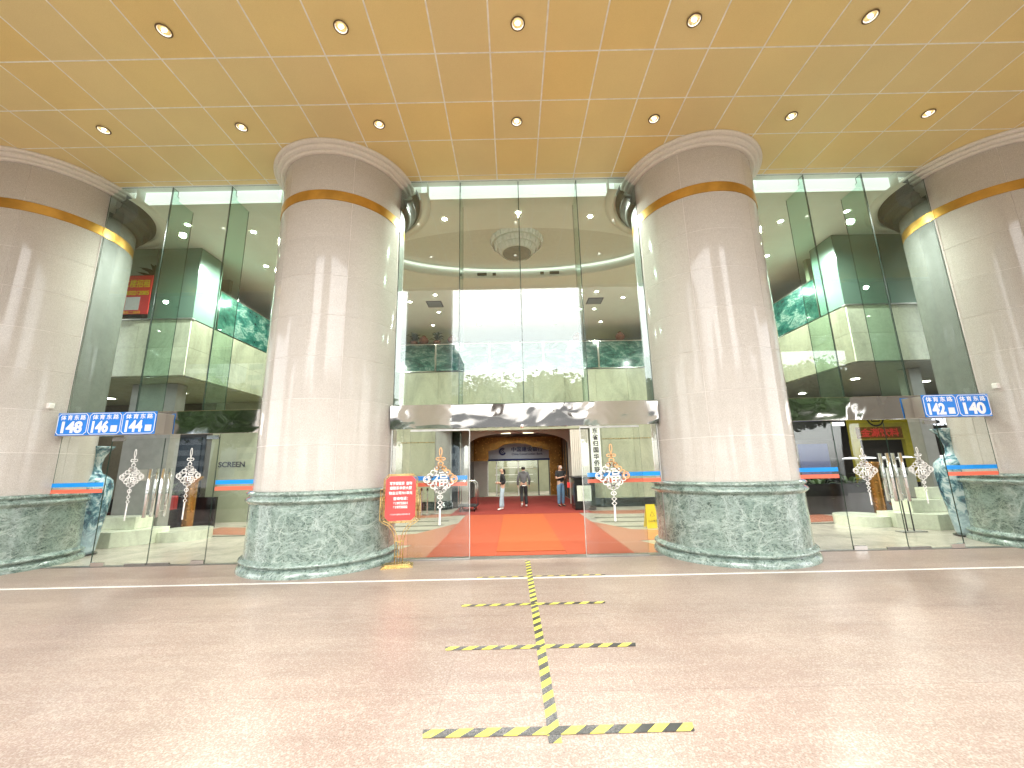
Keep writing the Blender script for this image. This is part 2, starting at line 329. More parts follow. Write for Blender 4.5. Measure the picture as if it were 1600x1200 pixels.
def text(name, body, size, x, y, z, mat, parent, depth=.003, align='CENTER', width=None, bold=0.0, space=1.0, rotz=0, vertical=False, org=None):
    c = bpy.data.curves.new(name, 'FONT'); c.body = body; c.size = size; c.align_x = align; c.align_y = 'CENTER'
    c.extrude = depth/2; c.offset = bold if body.isascii() else 0; c.space_character = space; c.space_line = .92
    t = bpy.data.objects.new(name, c); C.objects.link(t); bpy.context.view_layer.update()
    me = bpy.data.meshes.new_from_object(t.evaluated_get(bpy.context.evaluated_depsgraph_get()))
    bpy.data.objects.remove(t); bpy.data.curves.remove(c)
    xs = [v.co.x for v in me.vertices]; ys = [v.co.y for v in me.vertices]
    w = max(xs)-min(xs); sx = width/w if width else 1; mx = (max(xs)+min(xs))/2 if align == 'CENTER' else min(xs); my = (max(ys)+min(ys))/2
    o0 = ORG[parent] if parent is not None else Vector(org or (0, 0, 0))
    for v in me.vertices:
        px, py, pz = (v.co.x-mx)*sx, v.co.y-my, v.co.z
        v.co = Vector((x+px*math.cos(rotz)+pz*math.sin(rotz), y-pz*math.cos(rotz)+px*math.sin(rotz), z+py))-o0
    if bold and not body.isascii():     # heavier strokes: the glyphs again, shifted by a hair and a hair deeper
        bm = bmesh.new(); bm.from_mesh(me); g0 = bm.verts[:]+bm.edges[:]+bm.faces[:]
        for q, (ddx, ddz) in enumerate(((1, 0), (-1, 0), (0, 1), (0, -1))):
            g = bmesh.ops.duplicate(bm, geom=g0)['geom']
            for v in g:
                if isinstance(v, bmesh.types.BMVert): v.co += Vector((ddx*bold*math.cos(rotz), .0004*(q+1), ddz*bold))
        bm.to_mesh(me); bm.free()
    me.materials.clear(); me.materials.append(MT[mat])
    o = bpy.data.objects.new(name, me); C.objects.link(o)
    if parent is not None: o.parent = parent
    else: o.location = o0
    ORG[o] = o0.copy(); return o
def copy_tree(o, loc=None, parent=None):
    c = o.copy(); C.objects.link(c)
    if parent is not None: c.parent = parent
    if loc is not None: c.location = loc
    ORG[c] = Vector(loc) if loc is not None else (ORG[parent] if parent is not None else ORG[o])
    for ch in [x for x in bpy.data.objects if x.parent == o]: copy_tree(ch, None, c)
    return c
def point(name, parent, loc, energy, col=(1, .9, .72), rad=.06, spot=None):
    l = bpy.data.lights.new(name, 'SPOT' if spot else 'POINT'); l.energy = energy; l.color = col; l.shadow_soft_size = rad
    if spot: l.spot_size = R(spot); l.spot_blend = .6
    o = bpy.data.objects.new(name, l); C.objects.link(o); o.location = loc; return o
ORD = ['first', 'second', 'third', 'fourth', 'fifth', 'sixth', 'seventh', 'eighth', 'ninth', 'tenth', 'eleventh', 'twelfth', 'thirteenth', 'fourteenth']
XC = .25          # axis of symmetry of the entrance
HC = 8.30         # soffit height
COLX = [-10.53, -3.78, 4.28, 11.03]
CY, CR = .2, 1.31

# ------------------------------------------------------------------ ground
ft = struct(MB().slab([(-22, -13), (22, -13), (22, -.03), (-22, -.03)], -.12, -.004).build('forecourt_floor', 'seam'))
xe = [-22+i*1.53 for i in range(29)]; ye = [-13, -11.3, -9.6, -7.95, -6.3, -4.66, -3.0, -1.44]
for j in range(7):
    for i in range(28):
        MB().box(xe[i]+.0006, xe[i+1]-.0006, ye[j]+.0012, ye[j+1]-.0012, -.05, 0).build('granite_slab', 'floor', ft)
for i in range(28): MB().box(xe[i]+.0006, xe[i+1]-.0006, -1.372, -.035, -.05, 0).build('granite_slab', 'floor', ft)
MB().box(-22, 22, -1.436, -1.376, -.05, .002).build('marble_strip', 'whiteline', ft)
struct(MB().slab([(-300, -500), (300, -500), (300, -13), (-300, -13)], -.3, -.13).build('ground', 'paving'))
struct(MB().slab([(-300, -24), (300, -24), (300, -14.5), (-300, -14.5)], -.2, -.125).build('road', 'asphalt'))

# ------------------------------------------------------------------ gold soffit
ce = struct(MB().box(-17.8, 18.3, -5.62, -.02, HC-.009, HC+.5).build('canopy_ceiling', 'joint'))
x0 = -.232; ys = [-5.603, -4.718, -3.833, -2.948, -2.065, -1.198, -.174, -.03]
for k in range(-20, 20):
    for j in range(7):
        xa, xb = x0+k*.885+.0135, x0+(k+1)*.885-.0135
        MB().box(xa, xb, ys[j]+.0135, ys[j+1]-(.0135 if j < 6 else .0), HC-.014, HC-.0095).build('ceiling_panel', 'ceiling', ce)
fa = struct(MB().box(-17.8, 18.3, -5.85, -5.63, HC-.03, HC+1.1).build('canopy_fascia', 'lightstone'))
def downlight(x, y, z, label, grp, parts=True, mat='bulb'):
    t = thing('downlight', label, 'downlight', (x, y, z), grp)
    MB().lathe([(.092, z-.022), (.102, z-.028), (.110, z-.018), (.108, z-.0145)], x, y, 24).build('lamp_rim', 'rim', t)
    MB().lathe([(.088, z-.021), (.075, z+.03), (.03, z+.07), (.001, z+.075)], x, y, 24).build('reflector', 'reflector', t)
    MB().tube([(x-.022, y, z+.06), (x-.022, y, z-.002), (x-.015, y, z-.016), (x, y, z-.022), (x+.015, y, z-.016), (x+.022, y, z-.002), (x+.022, y, z+.06)], .017, 8).build('bulb', mat, t)
    return t
# the panels that carry a lamp are pierced: the lamp housing hangs 15 mm below them
for i in range(-3, 4):
    n = i+3
    downlight(.21+i*2.665, -1.63, HC-.016, f'{ORD[n]} round downlight from the left in the rear row of the gold ceiling', 'downlights in the gold ceiling')
for i in range(-2, 3):
    n = i+2
    downlight(.21+i*2.665, -3.385, HC-.016, f'{ORD[n]} round downlight from the left in the front row of the gold ceiling', 'downlights in the gold ceiling')

# ------------------------------------------------------------------ columns
def column(cx, label):
    t = thing('column', label, 'column', (cx, CY, 0), 'stone columns of the entrance')
    MB().lathe([(CR-.005, 0), (CR-.005, HC)], cx, CY, 72).build('core', 'grout', t)
    zs = [1.385, 2.18, 3.01, 3.81, 4.62, 5.43, 6.25, 7.05]; rows = [(zs[i], zs[i+1]) for i in range(7)]+[(7.275, 8.10)]
    for a, b in rows:
        for k in range(6):
            g = .007; a0 = R(-62+60*k)+g/CR/2; a1 = R(-62+60*(k+1))-g/CR/2; s = 12; m = MB(); n = s+1
            vs = []; Rr = CR+random.uniform(-.0015, .0015)
            for rr, z in ((Rr, a+g/2), (Rr, b-g/2), (CR-.02, a+g/2), (CR-.02, b-g/2)):
                for q in range(n):
                    an = a0+(a1-a0)*q/s; vs.append((cx+rr*math.cos(an), CY+rr*math.sin(an), z))
            fs = [(q, q+1, n+q+1, n+q) for q in range(s)]
            e = [(2*n+q, 2*n+q+1, q+1, q) for q in range(s)]+[(n+q, n+q+1, 3*n+q+1, 3*n+q) for q in range(s)]+[(0, n, 3*n, 2*n), (s, 2*n+s, 3*n+s, n+s)]
            m.add(vs, fs, 0, True); m.add(vs, e, 0, False); m.build('stone_panel', 'shaft', t)
    MB().lathe([(CR+.012, 2.99), (CR+.012, 7.045)], cx, CY, 48, 0, R(-7), R(187)).build('column_reflection_shell', 'column_reflection', t)  # dark shell stands in for the column's reflection in the glass
    MB().lathe([(CR+.012, 7.28), (CR+.012, 7.7)], cx, CY, 48, 0, R(-7), R(187)).build('column_reflection_shell', 'column_reflection', t)
    m = MB().lathe([(CR+.008, 7.056), (CR+.008, 7.270)], cx, CY, 96); m.lathe([(CR-.01, 7.056), (CR+.008, 7.056)], cx, CY, 96, smooth=False); m.lathe([(CR+.008, 7.270), (CR-.01, 7.270)], cx, CY, 96, smooth=False); m.build('gold_band', 'gold', t)
    prof = [(CR-.01, 8.10)]
    for zc, rr, base in ((8.125, .040, 1.350), (8.195, .045, 1.425), (8.262, .040, 1.500)):
        for q in range(9):
            an = -PI/2+PI*q/8; prof.append((base+rr*math.cos(an)+.01, zc+rr*.95*math.sin(an)))
    prof.append((1.53, 8.31)); MB().lathe(prof, cx, CY, 96).build('capital', 'cap', t)
    def tor(z0, z1, r, d):
        return [(r-d+d*math.sin(PI*q/10), z0+(z1-z0)*q/10) for q in range(11)]
    b = thing  # base parts
    MB().lathe([(CR-.02, 1.386)]+list(reversed(tor(1.30, 1.384, 1.398, .05)))+list(reversed(tor(1.165, 1.285, 1.412, .06)))+[(1.345, 1.155)], cx, CY, 96).build('base_moulding', 'green', t)
    MB().lathe([(1.345, 1.156), (1.35, .245)], cx, CY, 96).build('base_drum', 'green', t)
    MB().lathe([(1.35, .245)]+list(reversed(tor(.125, .24, 1.43, .075)))+[(1.375, .12), (1.415, .10), (1.44, .06), (1.45, .03), (1.45, .0)], cx, CY, 96).build('plinth', 'green', t)
    return t
for cx, l in zip(COLX, ('leftmost great column, cut by the left edge, beside the door numbered 148', 'great granite column left of the central entrance, the red sign stand at its foot',
                       'great granite column right of the central entrance', 'rightmost great column, cut by the right edge, beside plate 140')):
    column(cx, l)

# ------------------------------------------------------------------ glass facade
def pane(parent, x0, x1, z0, z1, y=0, t=.012, name='glass_pane', mat='glass'):
    return MB().box(x0, x1, y, y+t, z0, z1, 0, 'y').build(name, [mat, 'edge'], parent)
def fin(parent, x, z0, z1, d0=.03, d1=.64):
    m = MB(); poly = [(d0, z0), (d1, z0), (d1, z1-.22), (d0+.13, z1-.13), (d0+.13, z1), (d0, z1)]; n = len(poly)
    vs = [(x-.008, y, z) for y, z in poly]+[(x+.008, y, z) for y, z in poly]
    m.add(vs, [tuple(range(n-1, -1, -1)), tuple(range(n, 2*n))], 0); m.add(vs, [(i, (i+1) % n, (i+1) % n+n, i+n) for i in range(n)], 1)
    return m.build('glass_fin', ['fin', 'edge'], parent)
# upper central bay
t = thing('glass_wall', 'tall clear glass wall over the central entrance between the two middle columns', 'glass wall', (XC, 0, 2.99))
xs = [-2.46, -1.102, .253, 1.605, 2.96]
for a, b in zip(xs, xs[1:]): pane(t, a+.006, b-.006, 2.993, HC-.02)
for x in xs[1:4]: fin(t, x, 2.995, HC-.03)
m = MB(); vs = [(x, y, z) for x in (-2.47, 2.97) for y, z in ((-.105, 2.512), (-.16, 2.975), (-.16, 2.99), (.03, 2.99), (.03, 2.512))]
m.add(vs, [(0, 1, 2, 3, 4), (9, 8, 7, 6, 5)]+[(i, i+5, (i+1) % 5+5, (i+1) % 5) for i in range(5)]).build('steel_beam', 'steel', t)
MB().lathe([(.001, 2.48), (.035, 2.49), (.05, 2.515), (.035, 2.54), (.001, 2.55)], .2, -.16, 20).build('sensor', 'chrome', t)
for side, xs in ((-1, [-9.22, -7.798, -6.42, -5.09]), (1, [5.59, 6.92, 8.287, 9.71])):
    t = thing('glass_wall', ('tall clear glass wall above the left doors, red rental poster behind it' if side < 0 else 'tall clear glass wall above the right doors, between the third and fourth columns'), 'glass wall', (xs[1], 0, 2.99))
    for a, b in zip(xs, xs[1:]): pane(t, a+.006, b-.006, 2.993, HC-.02)
    for x in xs[1:3]: fin(t, x, 2.995, HC-.03)
    MB().box(xs[0], xs[3], -.03, .05, 2.512, 2.99).build('steel_beam', 'steel', t, bevel=.004)
# door sills
MB().box(-2.47, 2.97, -.08, .16, -.05, .012).build('door_sill', 'sill', ft)
MB().box(-9.3, -5.0, -.028, .10, -.05, .008).build('door_sill', 'sill', ft)
MB().box(5.5, 9.8, -.028, .10, -.05, .008).build('door_sill', 'sill', ft)

def knot_decal(parent, cx, cz, w, h0, h1, y, orange=False):
    """the white knot sticker: diamond of scalloped loops round a fu character, loops above, tassel below"""
    m = MB(); k = w/2; mi = lambda zz: 1 if (orange and zz > cz+.02) else 0
    kz = k*.86
    def ring(x, z, rx, rz, wd, i, n=18, a0=0, a1=2*PI):
        cl = abs(a1-a0-2*PI) < 1e-6
        m.strip([(x+rx*math.cos(a0+(a1-a0)*q/n), z+rz*math.sin(a0+(a1-a0)*q/n)) for q in range(n if cl else n+1)], wd, y, mi=i, closed=cl)
    d = [(0, kz*.72), (k*.68, 0), (0, -kz*.72), (-k*.68, 0)]
    m.strip([(cx+a, cz+b) for a, b in d], w*.045, y, closed=True)
    for s in range(4):
        (ax, az), (bx, bz) = d[s], d[(s+1) % 4]
        for q in range(1, 4):
            f_ = q/4; x, z = ax+(bx-ax)*f_, az+(bz-az)*f_; L = math.hypot(x, z); x *= 1+.07/L*w; z *= 1+.07/L*w
            ring(cx+x, cz+z, w*.07, w*.062, w*.028, 1 if (orange and s == 0) else 0)
    for sx in (-1, 1):
        i = 1 if (orange and sx > 0) else 0
        ring(cx+sx*k*.80, cz, w*.105, w*.10, w*.03, i); ring(cx+sx*k*.82, cz, w*.055, w*.05, w*.022, i)
    for sz in (-1, 1):
        ring(cx, cz+sz*kz*.84, w*.075, w*.06, w*.03, mi(cz+sz))
        for sx in (-1, 1): ring(cx+sx*w*.10, cz+sz*kz*.76, w*.06, w*.055, w*.026, mi(cz+sz))
    # cord and loops above
    top = h1-cz; z0 = kz*.95; i = 1 if orange else 0
    ring(cx, cz+z0+.10*(top-z0), w*.075, (top-z0)*.10, w*.03, i)
    for sx in (-1, 1): ring(cx+sx*w*.075, cz+z0+.36*(top-z0), w*.065, (top-z0)*.07, w*.026, i)
    m.strip([(cx, cz+z0+.2*(top-z0)), (cx, cz+z0+.55*(top-z0))], w*.05, y, mi=i)
    ring(cx, cz+z0+.76*(top-z0), w*.038, (top-z0)*.23, w*.026, i)
    # heart, two lozenges and tassel below
    b0 = -kz*.95; bt = h0-cz; L = bt-b0
    m.strip([(cx, cz+b0), (cx, cz+b0+L*.25)], w*.03, y)
    ring(cx, cz+b0+L*.12, w*.075, abs(L)*.055, w*.028, 0)
    for f_ in (.30, .44):
        zz = cz+b0+L*f_; m.strip([(cx, zz-L*.065), (cx+w*.07, zz), (cx, zz+L*.065), (cx-w*.07, zz)], w*.028, y, closed=True)
    m.strip([(cx, cz+b0+L*.5), (cx-.004, cz+b0+L)], w*.055, y)
    o = m.build('knot_decal', ['decal', 'decal_orange'] if orange else ['decal', 'decal'], parent)
    text('fu_character', '福', w*.50, cx, y-.002, cz, 'decal', parent, .002, bold=.002)
    return o
def films(parent, x0, x1, y, zb=1.535, zr=1.405):
    MB().box(x0, x1, y-.003, y, zb-.045, zb+.035).build('blue_stripe', 'stripe_blue', parent)
    MB().box(x0, x1, y-.003, y, zr-.035, zr+.04).build('red_stripe', 'stripe_red', parent)
# central fixed panes + sliding leaves
for s, xa, xb, la, lb in ((-1, -2.44, -.90, -2.07, -.87), (1, 1.40, 2.94, 1.37, 2.57)):
    w = 'left' if s < 0 else 'right'
    t = thing('fixed_pane', f'clear fixed glass pane {w} of the open central doorway, with blue and red stripes', 'glass pane', (xa, .0, 0))
    pane(t, xa, xb, .014, 2.508, 0, .012, mat='door_glass')
    films(t, (xa if s < 0 else xa+.08), (xb-.02 if s < 0 else xb), -.001)
    d = thing('sliding_door', f'open sliding glass door leaf parked on the {w}, white and orange knot sticker on it', 'sliding door', (la, -.05, 0), 'sliding doors of the central entrance')
    pane(d, la, lb, .03, 2.46, -.05, .012, mat='door_glass')
    MB().box(la, lb, -.06, -.028, 2.46, 2.50).build('hanger_rail', 'satin', d)
    MB().box(la, lb, -.057, -.031, .013, .03).build('bottom_rail', 'satin', d)
    e = lb if s < 0 else la
    MB().box(e-.007, e+.007, -.058, -.030, .03, 2.46).build('edge_stile', 'satin', d)
    knot_decal(d, (la+lb)/2+(.02 if s < 0 else 0), 1.51, .66, .64, 2.13, -.053, True)
for x in (-2.455, 2.955): tag(MB().box(x-.012, x+.012, -.01, .03, .012, 2.51).build('jamb', 'satin', org=(x, 0, 0)), f"slim steel jamb at the {'left' if x < 0 else 'right'} column side of the central entrance", 'door jamb')
# side bays: fixed panes and two swing doors
def swing(xh, xc, side, n):
    nm = {(-1, 0): 'left swing door under plate 146, white knot sticker and long steel handle', (-1, 1): 'glass swing door nearest the second column, with white knot sticker',
          (1, 0): 'glass swing door nearest the third column, with white knot sticker', (1, 1): 'glass swing door under plate 142, white knot sticker and long handle'}[(side, n)]
    d = thing('glass_door', nm, 'glass door', (xh, 0, 0), 'swing doors of the side entrances')
    a, b = min(xh, xc)+.006, max(xh, xc)-.006
    pane(d, a, b, .02, 2.44, .0, .012, mat='door_glass')
    for z0, z1 in ((.012, .085), (2.40, 2.475)):
        x = xh; sgn = 1 if xc > xh else -1
        MB().box(x+sgn*.01, x+sgn*.26, -.012, .024, z0, z1).build('patch_fitting', 'chrome', d)
    MB().box(min(xc, xh+(xc-xh)*.6)+.01, max(xc, xh+(xc-xh)*.6)-.01, -.010, .022, .010, .05).build('bottom_lock', 'sill', d)
    hx = xc-(.13 if xc > xh else -.13)
    for yy, nn in ((-.075, 'handle'), (.085, 'handle')):
        m = MB().tube([(hx, yy, .90), (hx, yy, 1.83)], .032, 14)
        for z in (1.02, 1.71): m.tube([(hx, yy, z), (hx, .006, z)], .011, 8)
        m.build(nn, 'chrome', d)
    knot_decal(d, (xh+xc)/2-(.02 if n == 0 else -.02), 1.68 if side < 0 else 1.50, .48, .84, 2.23 if side < 0 else 1.94, -.001)
for side in (-1, 1):
    xs = [-9.22, -8.17, -7.09, -5.98, -5.09] if side < 0 else [5.59, 6.53, 7.60, 8.68, 9.71]
    w = 'left' if side < 0 else 'right'
    for q, (a, b) in enumerate(((xs[0], xs[1]), (xs[3], xs[4]))):
        near = {(-1, 0): 'in front of the left blue and white vase', (-1, 1): 'beside the second column, dark wall letters behind it', (1, 0): 'beside the third column, a dark shop behind it', (1, 1): 'in front of the right blue and white vase'}[(side, q)]
        t = thing('fixed_pane', f'clear glass side pane with stripes {near}', 'glass pane', (a, 0, 0))
        pane(t, a+.006, b-.006, .014, 2.508, 0, .012, mat='door_glass')
        if (side, q) == (-1, 1): films(t, a+.03, b, -.001, 1.545, 1.415)
        elif (side, q) == (1, 0): films(t, a, b-.03, -.001, 1.54, 1.40)
        else: films(t, a, b-.02, -.001, 1.55 if side < 0 else 1.53, 1.42 if side < 0 else 1.395)
    swing(xs[1], xs[2], side, 0); swing(xs[3], xs[2], side, 1)

# ------------------------------------------------------------------ address plates and posters
def plate(x0, x1, num, label, sticker):
    k_ = .9683; x0, x1 = x0*k_, x1*k_; z0, z1 = 2.51, 2.96; Y_ = -.26; t = thing('address_plate', label, 'address plate', ((x0+x1)/2, Y_, z0), 'blue house number plates')
    cx = (x0+x1)/2; g = .004
    MB().box(x0+g, x1-g, Y_, Y_+.02, z0, z1).build('plate', 'sign_blue', t, bevel=.003)
    c, i = .045, .018; a, b, lo, hi = x0+i, x1-i, z0+i, z1-i
    pts = [(a+c, lo), (b-c, lo), (b-c*.25, lo+c*.25) if 0 else (b-c, lo+c*.5), (b, lo+c), (b, hi-c), (b-c*.5, hi-c*.6), (b-c, hi), (a+c, hi), (a+c*.5, hi-c*.6), (a, hi-c), (a, lo+c), (a+c*.5, lo+c*.6)]
    pts[2] = (b-c*.5, lo+c*.6)
    MB().strip(pts, .011, Y_-.0005, closed=True).build('border_line', 'sign_white', t)
    text('street_name', '体育东路', .105, cx, Y_-.002, z1-.092, 'sign_white', t, .003, width=(x1-x0)*.78, bold=.002, space=1.35)
    nw = (x1-x0)*(.50 if sticker else .66)
    text('number', num, .30, cx-(.085 if sticker else 0), Y_-.002, z0+.165, 'sign_white', t, .003, width=nw, bold=.013)
    if sticker: MB().box(x1-.20, x1-.075, Y_-.004, Y_-.0005, z0+.06, z0+.185).build('sticker', 'sticker', t)
    for sx in (x0+.03, x1-.03):
        for sz in (z0+.03, z1-.03): MB().box(sx-.008, sx+.008, Y_-.004, Y_, sz-.008, sz+.008).build('screw', 'chrome', t)
plate(-9.38, -8.73, '148', 'blue plate numbered 148, leftmost of the row', False)
plate(-8.73, -8.045, '146', 'blue plate numbered 146 between plates 148 and 144', True)
plate(-8.045, -7.34, '144', 'blue plate numbered 144 beside the marbled steel beam', True)
plate(8.50, 9.20, '142', 'blue plate numbered 142 over the right doors', True)
plate(9.20, 9.88, '140', 'blue plate numbered 140, rightmost of all plates', False)
for side_, (xa_, xb_) in (('left', (-9.05, -7.12)), ('right', (8.25, 9.55))):
    tag(MB().box(xa_, xb_, -.238, -.03, 2.53, 2.94).build('sign_box', 'lightstone', org=(xa_, -.1, 2.53)), f'steel box carrying the blue number plates on the {side_}', 'sign box')
for x, w in ((-9.32, 'left'), (9.82, 'right')):
    t = tag(MB().box(x-.06, x+.06, -.30, -.20, 3.06, 3.17).build('box_lamp', 'whiteline', org=(x, -.2, 3.06), bevel=.012), f'small cream box fixed to the {w}most column above the plates', 'small box')
t = thing('rental_poster', 'red poster with yellow Chinese characters and phone number behind the upper left glass', 'poster', (-10.3, 2.12, 6.02))
px, py = -10.38, 2.10
MB().box(px-.45, px+.45, py, py+.02, 6.02, 7.16).build('board', 'sign_red', t)
text('headline', '二楼招租', .24, px+.03, py-.004, 6.92, 'sign_yellow', t, width=.74, bold=.004)
text('phone_number', '13450262085', .17, px+.03, py-.004, 6.64, 'sign_yellow', t, width=.76, bold=.004)
MB().box(px-.19, px+.19, py-.004, py-.001, 6.14, 6.52).build('white_square', 'sticker', t)
text('footer', '微信二维码', .09, px, py-.004, 6.07, 'sign_orange', t, width=.5, bold=.004)

# ------------------------------------------------------------------ hazard tape
t = thing('floor_tape', 'long black and yellow striped tape running from the door towards the camera', 'floor tape', (.23, -5.24, 0), 'hazard tapes on the floor')
MB().box(.19, .275, -5.25, -.24, .002, .0035).build('tape_strip', 'tape', t)
for y, x0, x1, sk, l, w, mt in ((-1.33, -.62, 1.43, .01, 'faded yellow cross tape by the white marble strip', .03, 'tape'), (-2.64, -.69, 1.13, .01, 'second striped cross tape from the door', .065, 'tape'),
                            (-3.865, -.69, 1.15, .0, 'third striped cross tape from the door', .075, 'tape'), (-5.135, -.63, 1.16, .012, 'widest striped cross tape, nearest the camera', .085, 'tape')):
    o = MB().slab([(x0, y-w/2), (x1, y-w/2+sk), (x1+.02, y+w/2+sk), (x0-.02, y+w/2)], .0042, .0052).build('cross_tape', mt, org=(x0, y, 0))
    tag(o, l+', laid on the pink floor', 'floor tape', 'hazard tapes on the floor')

# ------------------------------------------------------------------ lobby setting
lf = struct(MB().box(-19, 19.5, -.026, 24, -.2, -.004).build('lobby_floor', 'seam'))
for i in range(-16, 17):
    for j in range(9):
        x, y = XC+i*1.17, .105+j*1.17
        if i == 16: continue
        MB().box(x+.001, x+1.169, y+.001, y+1.169, -.05, 0).build('floor_tile', 'lobby_floor', lf)
MB().box(-19, 19.5, 10.64, 24, -.05, 0).build('rear_floor', 'lobby_floor', lf)
for s in (-1, 1):   # star of red granite and dark bands either side of the mat
    f = lambda x: XC+s*x
    MB().slab([(f(1.12), .2), (f(1.12), 6.9), (f(2.9), 3.1), (f(4.6), 2.6), (f(4.6), 1.7), (f(2.6), 1.5), (f(3.1), .2)][::(1 if s < 0 else -1)], .001, .005).build('red_inlay', 'redstone', lf)
    for y0 in (3.55, 4.5, 5.5): MB().slab([(f(2.4+.45*(5.5-y0)*.2), y0), (f(9), y0-.25), (f(9), y0-.07), (f(2.4), y0+.22)][::(-1 if s > 0 else 1)], .001, .004).build('dark_inlay', 'stone_dark', lf)
    MB().slab([(f(3.0), 6.6), (f(9), 6.2), (f(9), 7.6), (f(1.6), 7.6)][::(-1 if s > 0 else 1)], .001, .004).build('red_inlay', 'redstone', lf)
    MB().slab([(f(5.4), 3.1), (f(9.6), 3.9), (f(9.6), 5.2), (f(5.4), 4.3)][::(-1 if s > 0 else 1)], .006, .009).build('red_inlay', 'redstone', lf)
tag(MB().box(-.38, 1.03, .50, 6.9, .017, .026).build('door_mat', 'orange', org=(.3, .5, 0)), 'orange runner mat in the middle of the open doorway', 'mat')
tag(MB().box(-1.75, -.385, .17, 7.0, .007, .016).build('carpet', 'red', org=(-1, .2, 0)), 'red carpet left of the orange runner', 'carpet')
tag(MB().box(1.035, 2.35, .17, 7.0, .007, .016).build('carpet', 'red', org=(1.7, .2, 0)), 'red carpet right of the orange runner', 'carpet')
tag(MB().box(-.38, 1.03, .17, .495, .007, .016).build('carpet', 'red', org=(.3, .2, 0)), 'strip of red carpet at the front of the orange runner', 'carpet')
tag(MB().box(-2.35, 2.85, 7.03, 15.6, .007, .018).build('carpet', 'deepred', org=(.25, 7, 0)), 'deep red carpet under the three people in the passage', 'carpet')

HL = 8.05
# hall ceiling with an oval recess (centre .25, 3.05; semi axes 4.15 x 1.5)
m = MB(); n = 64; ov = [(XC+4.15*math.cos(2*PI*i/n), 3.07+1.5*math.sin(2*PI*i/n)) for i in range(n)]
def hit(i):   # matching point on the outer rectangle
    a = 2*PI*i/n; dx, dy = math.cos(a), math.sin(a); tt = []
    if dx: tt.append((18 if dx > 0 else -18)/dx)
    if dy: tt.append(((12-3.07) if dy > 0 else (.32-3.07))/dy)
    k = min(x for x in tt if x > 0); return (XC+dx*k, 3.07+dy*k)
rc = [hit(i) for i in range(n)]
for cxr, cyr in ((18+XC, .32), (XC-18, .32), (XC-18, 12), (XC+18, 12)):
    a = math.atan2(cyr-3.07, cxr-XC) % (2*PI); k = round(a/(2*PI)*n) % n; rc[k] = (cxr, cyr)
vs = [(x, y, HL) for x, y in ov]+[(x, y, HL) for x, y in rc]
m.add(vs, [(i, i+n, (i+1) % n+n, (i+1) % n) for i in range(n)])
hc = struct(m.build('hall_ceiling', 'lobby_ceiling'))
mv = MB(); vs = []
pr = [(0, HL), (-.03, HL+.05), (.0, HL+.09), (.0, HL+.19), (.03, HL+.22), (.03, HL+.40)]
for x, y in ov:
    dx, dy = x-XC, y-3.07; L = math.hypot(dx, dy)
    for o, z in pr: vs.append((x+dx/L*o, y+dy/L*o, z))
p = len(pr); fs = []
for i in range(n):
    j = (i+1) % n
    for q in range(p-1): fs.append((i*p+q, i*p+q+1, j*p+q+1, j*p+q))
mv.add(vs, fs, 0, True); mv.build('recess_moulding', 'white', hc)

mm = MB(); vs = [(XC+(x-XC)*.985, 3.07+(y-3.07)*.97, z) for x, y in ov for z in (HL+.25, HL+.33)]
mm.add(vs, [(2*i, 2*i+1, (2*i+3) % (2*n), (2*i+2) % (2*n)) for i in range(n)]).build('recess_glow_strip', emis('recess_glow', (.93, 1, .92), .17), hc)  # glowing strip added inside the recess to brighten hall and moulding
MB().slab([(x+(x-XC)*.02, y+(y-3.07)*.05) for x, y in ov], HL+.40, HL+.42).build('recess_top', 'recess', hc)
cvm = emis('lit_cove', (.92, 1, .96), .16)
for xa, xb in ((-17.7, -12.3), (-8.85, -5.45), (-2.05, 2.55), (5.95, 9.35), (12.8, 18.2)): MB().box(xa, xb, .20, .32, HL, HC+.3).build('cove_light', cvm, hc)
MB().box(-17.7, 18.2, .33, .40, HL+.002, HC+.3).build('head_backing', 'recess', hc)
for cx, (q0, q1) in zip(COLX, ((-6, 120), (-6, 140), (40, 186), (60, 186))):
    MB().lathe([(1.32, 7.60), (1.42, 7.62), (1.46, 7.70), (1.44, 7.76), (1.55, 7.80), (1.58, 7.88), (1.55, 7.94), (1.66, 7.98), (1.66, 8.12)], cx, CY, 40, 0, R(q0), R(q1)).build('capital_reflection_rings', 'capital_reflection', hc)  # dark rings stand in for the capital mirrored in the glass
    MB().lathe([(1.72, 8.0), (1.92, 8.0), (1.92, 8.3)], cx, CY, 40, 0, R(q0), R(q1)).build('cove_ring', 'lobby_ceiling', hc)
struct(MB().box(-17.7, 18.2, -.018, .20, HC+.0, HC+.3).build('window_head', 'white'))
for x, l in ((-.93, 'left'), (-.62, 'l2'), (1.23, 'r2'), (1.55, 'right')):
    if l in ('l2', 'r2'): continue
    s = -1 if x < 0 else 1
    dx = (x-XC)/4.15; yy = 3.07+1.5*math.sqrt(1-dx*dx)
    MB().box(x-.16, x+.16, yy-.05, yy-.02, HL+.10, HL+.19).build('air_slot', 'vent', hc)
    MB().box(x-s*.42-.06, x-s*.42+.06, yy-.03, yy-.005, HL+.10, HL+.19).build('air_slot', 'vent', hc)
